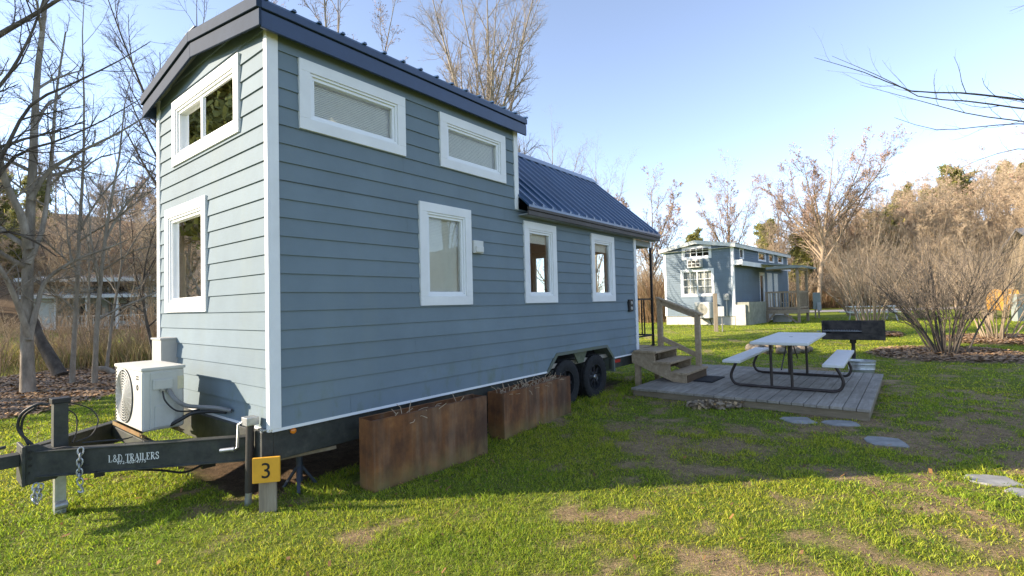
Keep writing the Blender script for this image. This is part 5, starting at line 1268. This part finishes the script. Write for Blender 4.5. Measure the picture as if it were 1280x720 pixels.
# --- shrubs with many stems
def shrub(x, y, ns, h, spread, r, mats, label, lv, bend=.5):
    o = Vector((x, y, Z(x, y)-.02)); s_ = []
    for i in range(ns):
        a = 2*pi*i/ns+random.uniform(-.3, .3); e = Vector((cos(a), sin(a), 0)); b0 = e*random.uniform(.05, .38); sp = spread*random.uniform(.15, 1.0)**.8; hh = h*random.uniform(.7, 1.05)*(1-.22*(sp/spread)**2)
        s_.append(([b0, b0+e*sp*.22+Vector((0, 0, hh*.30)), b0+e*sp*(.55)+Vector((random.uniform(-.1, .1), random.uniform(-.1, .1), hh*.62)), b0+e*sp+Vector((0, 0, hh))], r*random.uniform(.6, 1.15), r*.18))
    return plant('bare_shrub', o, *make_tree('t', o, s_, lv, mats, k0=10, sides0=6, names=('stems', 'twigs')), label, 'shrub', 'bare shrubs on the lawn')
SL_ = [dict(n=9, k=6, ang=.55, ratio=.42, rng_t=(.25, .97), up=.35, wig=.35, sides=4), dict(n=7, k=5, ang=.6, ratio=.5, up=.25, wig=.4, sides=3), dict(n=5, k=4, ang=.6, ratio=.5, up=.2, wig=.4, sides=3)]
M['stem_dark'] = bark('dark_shrub_stem', (.10, .085, .07), (.24, .19, .14), 3)
shrub(10.7, 12.4, 30, 3.1, 1.75, .024, [M['stem_dark'], M['twig_gold']], 'large fountain shaped bare shrub with dark stems in a mulch ring', SL_)
shrub(14.1, 14.6, 22, 3.3, 1.8, .024, [M['bark_pale'], M['twig_gold']], 'pale stemmed bare shrub at the right edge in dry mulch', SL_)
shrub(12.4, 17.3, 22, 4.3, 2.1, .024, [M['bark_pale'], M['twig_gold']], 'tall bare shrub directly behind the park grill', SL_)
o = at(1150, 395, 27); shrub(o.x, o.y, 24, 5.0, 3.3, .024, [M['bark_tan'], M['twig_gold']], 'wide pale bare shrub farther back, in front of the road', SL_)
o = at(1230, 395, 25); shrub(o.x, o.y, 24, 5.2, 3.0, .024, [M['bark_tan'], M['twig_gold']], 'tall pale bare shrub in front of the tan cabin', SL_)
o = at(1065, 390, 33); shrub(o.x, o.y, 22, 5.2, 3.2, .024, [M['bark_tan'], M['twig_gold']], 'pale bare shrub beside the road, left of the picnic table', SL_)

# --- wooded hillsides: variants copied one by one
def wood_variant(h, kind):
    r = h*.011
    if kind == 'red': return make_tree('t', None, upright(h, r, 4, .22), [dict(n=11, k=5, ang=.75, ratio=.34, rng_t=(.12, .97), up=.35, wig=.3, sides=4), dict(n=9, k=4, ang=.7, ratio=.52, up=.3, wig=.4, sides=3), dict(n=9, k=3, ang=.7, ratio=.6, up=.2, wig=.4, sides=3, rmin=.008)], [M['bark_tan'], M['twig_tan'], M['twig_red']], (1, .09), sides0=6)
    mt_ = [M['bark_tan'], M['twig_tan']] if kind == 'tan' else [M['bark_grey'], M['twig_grey']]
    return make_tree('t', None, upright(h, r, 4, .2), [dict(n=12, k=5, ang=.75, ratio=.34, rng_t=(.1, .97), up=.35, wig=.3, sides=4), dict(n=9, k=4, ang=.7, ratio=.52, up=.3, wig=.4, sides=3), dict(n=9, k=3, ang=.7, ratio=.6, up=.2, wig=.4, sides=3, rmin=.008)], mt_, None, sides0=6)
def pine_variant(h):
    r = h*.012; T = [([Vector((0, 0, -.2)), Vector((.1, 0, h*.5)), Vector((0, .1, h))], r, r*.15)]
    C = np.stack([resample(p, 12) for p, a, b_ in T]); R = np.stack([np.linspace(a, b_, 12) for p, a, b_ in T]); v, q, m = tubes([(C, R, 6, 0)]); tm = quad_mesh('trunk', v, q, m, [M['bark_tan']])
    B, RB = branch(C, R, 46, 6, 1.25, .24, (.42, .99), .25, .3, .4, .3, .62); B2, RB2 = branch(B, RB, 6, 4, .8, .45, (.35, 1.), .3, .4)
    ends = B2[:, 1:].reshape(-1, 3); n = 9; p = np.repeat(ends, n, 0)+rng.normal(size=(len(ends)*n, 3))*np.array([.30, .30, .20])*h/14
    u_ = unit(rng.normal(size=p.shape))*.28*h/14; w_ = unit(np.cross(u_, rng.normal(size=p.shape)))*.05*h/14
    V = np.stack([p-u_-w_, p+u_-w_, p+u_+w_, p-u_+w_], 1).reshape(-1, 3)
    v, q, m = join(tubes([(B, RB, 4, 0), (B2, RB2, 3, 0)]), (V, np.arange(len(V)).reshape(-1, 4), np.full(len(p), 1)))
    return tm, quad_mesh('crown', v, q, m, [M['bark_tan'], M['needles']], False)
VAR = {'tan': [wood_variant(12, 'tan') for _ in range(4)], 'grey': [wood_variant(12, 'grey') for _ in range(3)], 'red': [wood_variant(12, 'red') for _ in range(2)], 'pine': [pine_variant(14) for _ in range(2)]}
LABR = {'tan': 'bare tan tree in the sunlit woods behind the far cabin and road', 'red': 'bare tree tinged red by buds in the woods beyond the road', 'pine': 'green pine standing among the bare woods beyond the road', 'grey': 'bare grey tree in the woods beyond the road'}
LABL = {'tan': 'bare tan tree on the shady wooded slope left of the house', 'grey': 'bare grey tree on the shady wooded slope left of the house', 'pine': 'dark green pine on the wooded slope left of the house', 'red': 'bare reddish tree on the wooded slope at left'}
LABM = {'tan': 'bare tan tree far beyond the roof of the near house', 'grey': 'bare grey tree far beyond the roof of the near house'}
def put(kind, x, y, h, lab, grp):
    tm, cm = random.choice(VAR[kind]); s_ = h/(14 if kind == 'pine' else 12)
    plant('pine_tree' if kind == 'pine' else 'woodland_tree', Vector((x, y, Z(x, y)-.1)), tm, cm, lab[kind], 'tree', grp[kind] if isinstance(grp, dict) else grp, random.random()*6.28, (s_*random.uniform(.9, 1.15), s_*random.uniform(.9, 1.15), s_))
GR = {k: f'{n} in the woods beyond the road' for k, n in (('tan', 'tan trees'), ('red', 'reddish trees'), ('pine', 'pines'), ('grey', 'grey trees'))}
GL = {k: f'{n} on the left slope' for k, n in (('tan', 'tan trees'), ('red', 'reddish trees'), ('pine', 'pines'), ('grey', 'grey trees'))}
cnt = 0
while cnt < 150:                                                     # woods beyond the road
    az = random.uniform(14, 55)**1.0; d = random.choice([random.uniform(58, 75), random.uniform(60, 130)])
    px_ = 640+F_PX*math.tan(rad(az))
    if px_ < 830: continue
    x, y = d*sin(rad(az)), d*cos(rad(az)); hcap = np.interp(px_, [830, 880, 960, 1040, 1150, 1280, 1500], [5.0, 6.5, 9, 11, 12.5, 14, 15])*(d/70)**.55
    k_ = random.choices(['tan', 'red', 'pine', 'grey'], [.74, .13, .03, .10])[0]
    put(k_, x, y, hcap*random.uniform(.72, 1.05)-.22*max(0, Z(x, y)-4), LABR, GR); cnt += 1
for px_, py_, d in ((1188, 212, 78), (1165, 240, 74), (1205, 222, 82), (1280, 205, 88), (958, 278, 80), (1130, 238, 85), (868, 292, 85), (1255, 205, 95)):
    p = at(px_, py_, d); put('pine', p.x, p.y, p.z-Z(p.x, p.y), LABR, GR)
for x, y, h, lab in ((-14.6, 8.3, 10.5, 'green pine added unseen left of the frame to darken window reflections, nearer the house'), (-17.5, 10.6, 12, 'green pine added unseen left of the frame to darken window reflections, farther along the creek')):  # out-of-view pines added to block bright sky reflected in the end windows
    plant('pine_tree', Vector((x, y, Z(x, y)-.1)), *VAR['pine'][0], lab, 'tree', None, random.random()*6, h/14)
cnt = 0
while cnt < 130:                                                     # slope on the left
    az = random.uniform(-66, -30); d = random.choice([random.uniform(58, 80), random.uniform(62, 150)])
    x, y = d*sin(rad(az)), d*cos(rad(az)); k_ = random.choices(['tan', 'grey', 'pine', 'red'], [.60, .29, .03, .08])[0]
    put(k_, x, y, random.uniform(8.5, 13)*(1.15 if d > 90 else 1), LABL, GL); cnt += 1
for i in range(26):                                                  # low woods seen past the roof end
    az = random.uniform(-6, 17); d = random.uniform(70, 120); x, y = d*sin(rad(az)), d*cos(rad(az)); put(random.choice(['tan', 'grey']), x, y, random.uniform(6, 9.5), LABM, {'tan': 'tan trees beyond the roof', 'grey': 'grey trees beyond the roof'})

# --- brush on the creek bank and along the woods: nobody could count it
def brush(name, centres, h, n_st, spread, cols, wmin, leaf=None):
    C = np.asarray(centres); n = len(C)*n_st; p = np.repeat(C, n_st, 0)+rng.normal(size=(n, 2))*spread*.35
    a = rng.random(n)*2*pi; L = h*(.45+.75*rng.random(n)); ln = .15+.55*rng.random(n)
    ck = np.array(cols)[rng.integers(0, len(cols), n)]*(.6+.7*rng.random((n, 1)))
    o = blades(name, p, L, np.full(n, wmin)*(.6+.8*rng.random(n)), ln, ck, M['grass']); return tag(o, kind='stuff')
cs = []
while len(cs) < 130:
    px_ = random.uniform(-80, 225); d = random.uniform(14.5, 23)
    if random.random() > np.interp(px_, [-80, 60, 95, 225], [.02, .04, .7, 1]): continue
    p = at(px_, 430, d); cs.append((p.x, p.y))
brush('dry_brush', [c for c in cs], .75, 150, 1.4, [(.36, .26, .12), (.28, .20, .10), (.42, .33, .17), (.24, .24, .07)], .014)
cs2 = [c for c in cs if random.random() < .3]
brush('bank_grass', [(c[0]+random.uniform(-1, 1), c[1]+random.uniform(-1, 1)) for c in cs2]+[(at(px, 450, d).x, at(px, 450, d).y) for px, d in ((20, 15), (45, 16), (70, 15.5), (10, 17), (60, 17), (130, 17), (150, 16), (180, 18))], .55, 140, 1.6, [(.17, .20, .03), (.22, .23, .05), (.30, .25, .09)], .016)
cs = []
while len(cs) < 420:
    px_ = random.uniform(800, 1420); d = random.uniform(53, 62); p = at(px_, 380, d); cs.append((p.x, p.y))
brush('woodland_brush', cs, 2.3, 60, 2.0, [(.36, .25, .14), (.30, .21, .12), (.42, .30, .17), (.34, .19, .11), (.20, .19, .07)], .05)
cs = [(at(px, 380, d).x, at(px, 380, d).y) for px, d in [(random.uniform(795, 840), random.uniform(30, 42)) for _ in range(60)]]
brush('thicket', cs, 3.2, 70, 1.6, [(.36, .25, .14), (.42, .30, .17), (.30, .19, .11)], .035)
SHR = [dict(n=8, k=5, ang=.6, ratio=.45, rng_t=(.2, .97), up=.3, wig=.4, sides=3), dict(n=7, k=4, ang=.65, ratio=.5, up=.2, wig=.4, sides=3), dict(n=5, k=3, ang=.65, ratio=.5, up=.2, wig=.4, sides=3)]
def understory(h, sp, mats):
    s_ = []
    for i in range(9):
        a = 2*pi*i/9+random.uniform(-.3, .3); e = Vector((cos(a), sin(a), 0)); q = random.uniform(.2, 1)*sp
        s_.append(([e*.1, e*q*.4+Vector((0, 0, h*.4)), e*q+Vector((0, 0, h*random.uniform(.7, 1)))], .03, .01))
    return make_tree('t', None, s_, SHR, mats, k0=6, sides0=4, names=('stems', 'twigs'))
UV = [understory(4, 2.2, [M['bark_tan'], M['twig_gold']]) for _ in range(2)]+[understory(4, 2.2, [M['bark_tan'], M['twig_tan']]) for _ in range(2)]
for i in range(44):
    px_ = random.uniform(805, 1400); d = random.uniform(50, 60)
    if 1000 < px_ < 1270 and d < 58: d = random.uniform(58, 66)
    p = at(px_, 378, d); v_ = random.choice(UV); s_ = random.uniform(.7, 1.5)
    plant('thicket_shrub', Vector((p.x, p.y, Z(p.x, p.y)-.05)), *v_, 'pale bare shrub at the foot of the woods beyond the road', 'shrub', 'shrubs along the wood edge', random.random()*6, s_)
for i in range(64):
    px_ = random.uniform(-90, 215); d = random.uniform(15, 24)
    if px_ < 80 and i % 6: continue
    p = at(px_, 430, d); v_ = random.choice(UV); s_ = random.uniform(.3, .62)
    plant('creek_shrub', Vector((p.x, p.y, Z(p.x, p.y)-.05)), *v_, 'dry bare shrub on the creek bank behind the left trees', 'shrub', 'shrubs on the creek bank', random.random()*6, s_)

# ------------------------------------------------------------------ daylight
SUN_EL, SUN_AZ = rad(21.5), rad(266)          # azimuth clockwise from +Y
wd_ = bpy.data.worlds.new('World'); scn.world = wd_; wd_.use_nodes = True
nt = wd_.node_tree; sk = nt.nodes.new('ShaderNodeTexSky'); sk.sky_type = 'NISHITA'; sk.sun_disc = False; sk.sun_elevation = SUN_EL; sk.sun_rotation = SUN_AZ
sk.altitude = 300; sk.air_density = .7; sk.dust_density = .15; sk.ozone_density = 2.6
hs_ = nt.nodes.new('ShaderNodeHueSaturation'); hs_.inputs['Saturation'].default_value = .76; nt.links.new(sk.outputs[0], hs_.inputs['Color']); nt.links.new(hs_.outputs[0], nt.nodes['Background'].inputs[0]); nt.nodes['Background'].inputs[1].default_value = .15
sl = bpy.data.lights.new('sun', 'SUN'); sl.energy = 4.4; sl.angle = rad(.5); sl.color = (1, .86, .68)
so = link(bpy.data.objects.new('sun', sl)); to = Vector((sin(SUN_AZ)*cos(SUN_EL), cos(SUN_AZ)*cos(SUN_EL), sin(SUN_EL))); so.rotation_euler = to.to_track_quat('Z', 'Y').to_euler(); so.location = to*60
vs = scn.view_settings; scn.display_settings.display_device = 'sRGB'; vs.view_transform = 'Standard'; vs.look = 'None'; vs.gamma = 1; vs.use_curve_mapping = False; vs.exposure = 1.5
scn.cycles.max_bounces = 8; scn.cycles.transparent_max_bounces = 12; scn.cycles.use_denoising = True
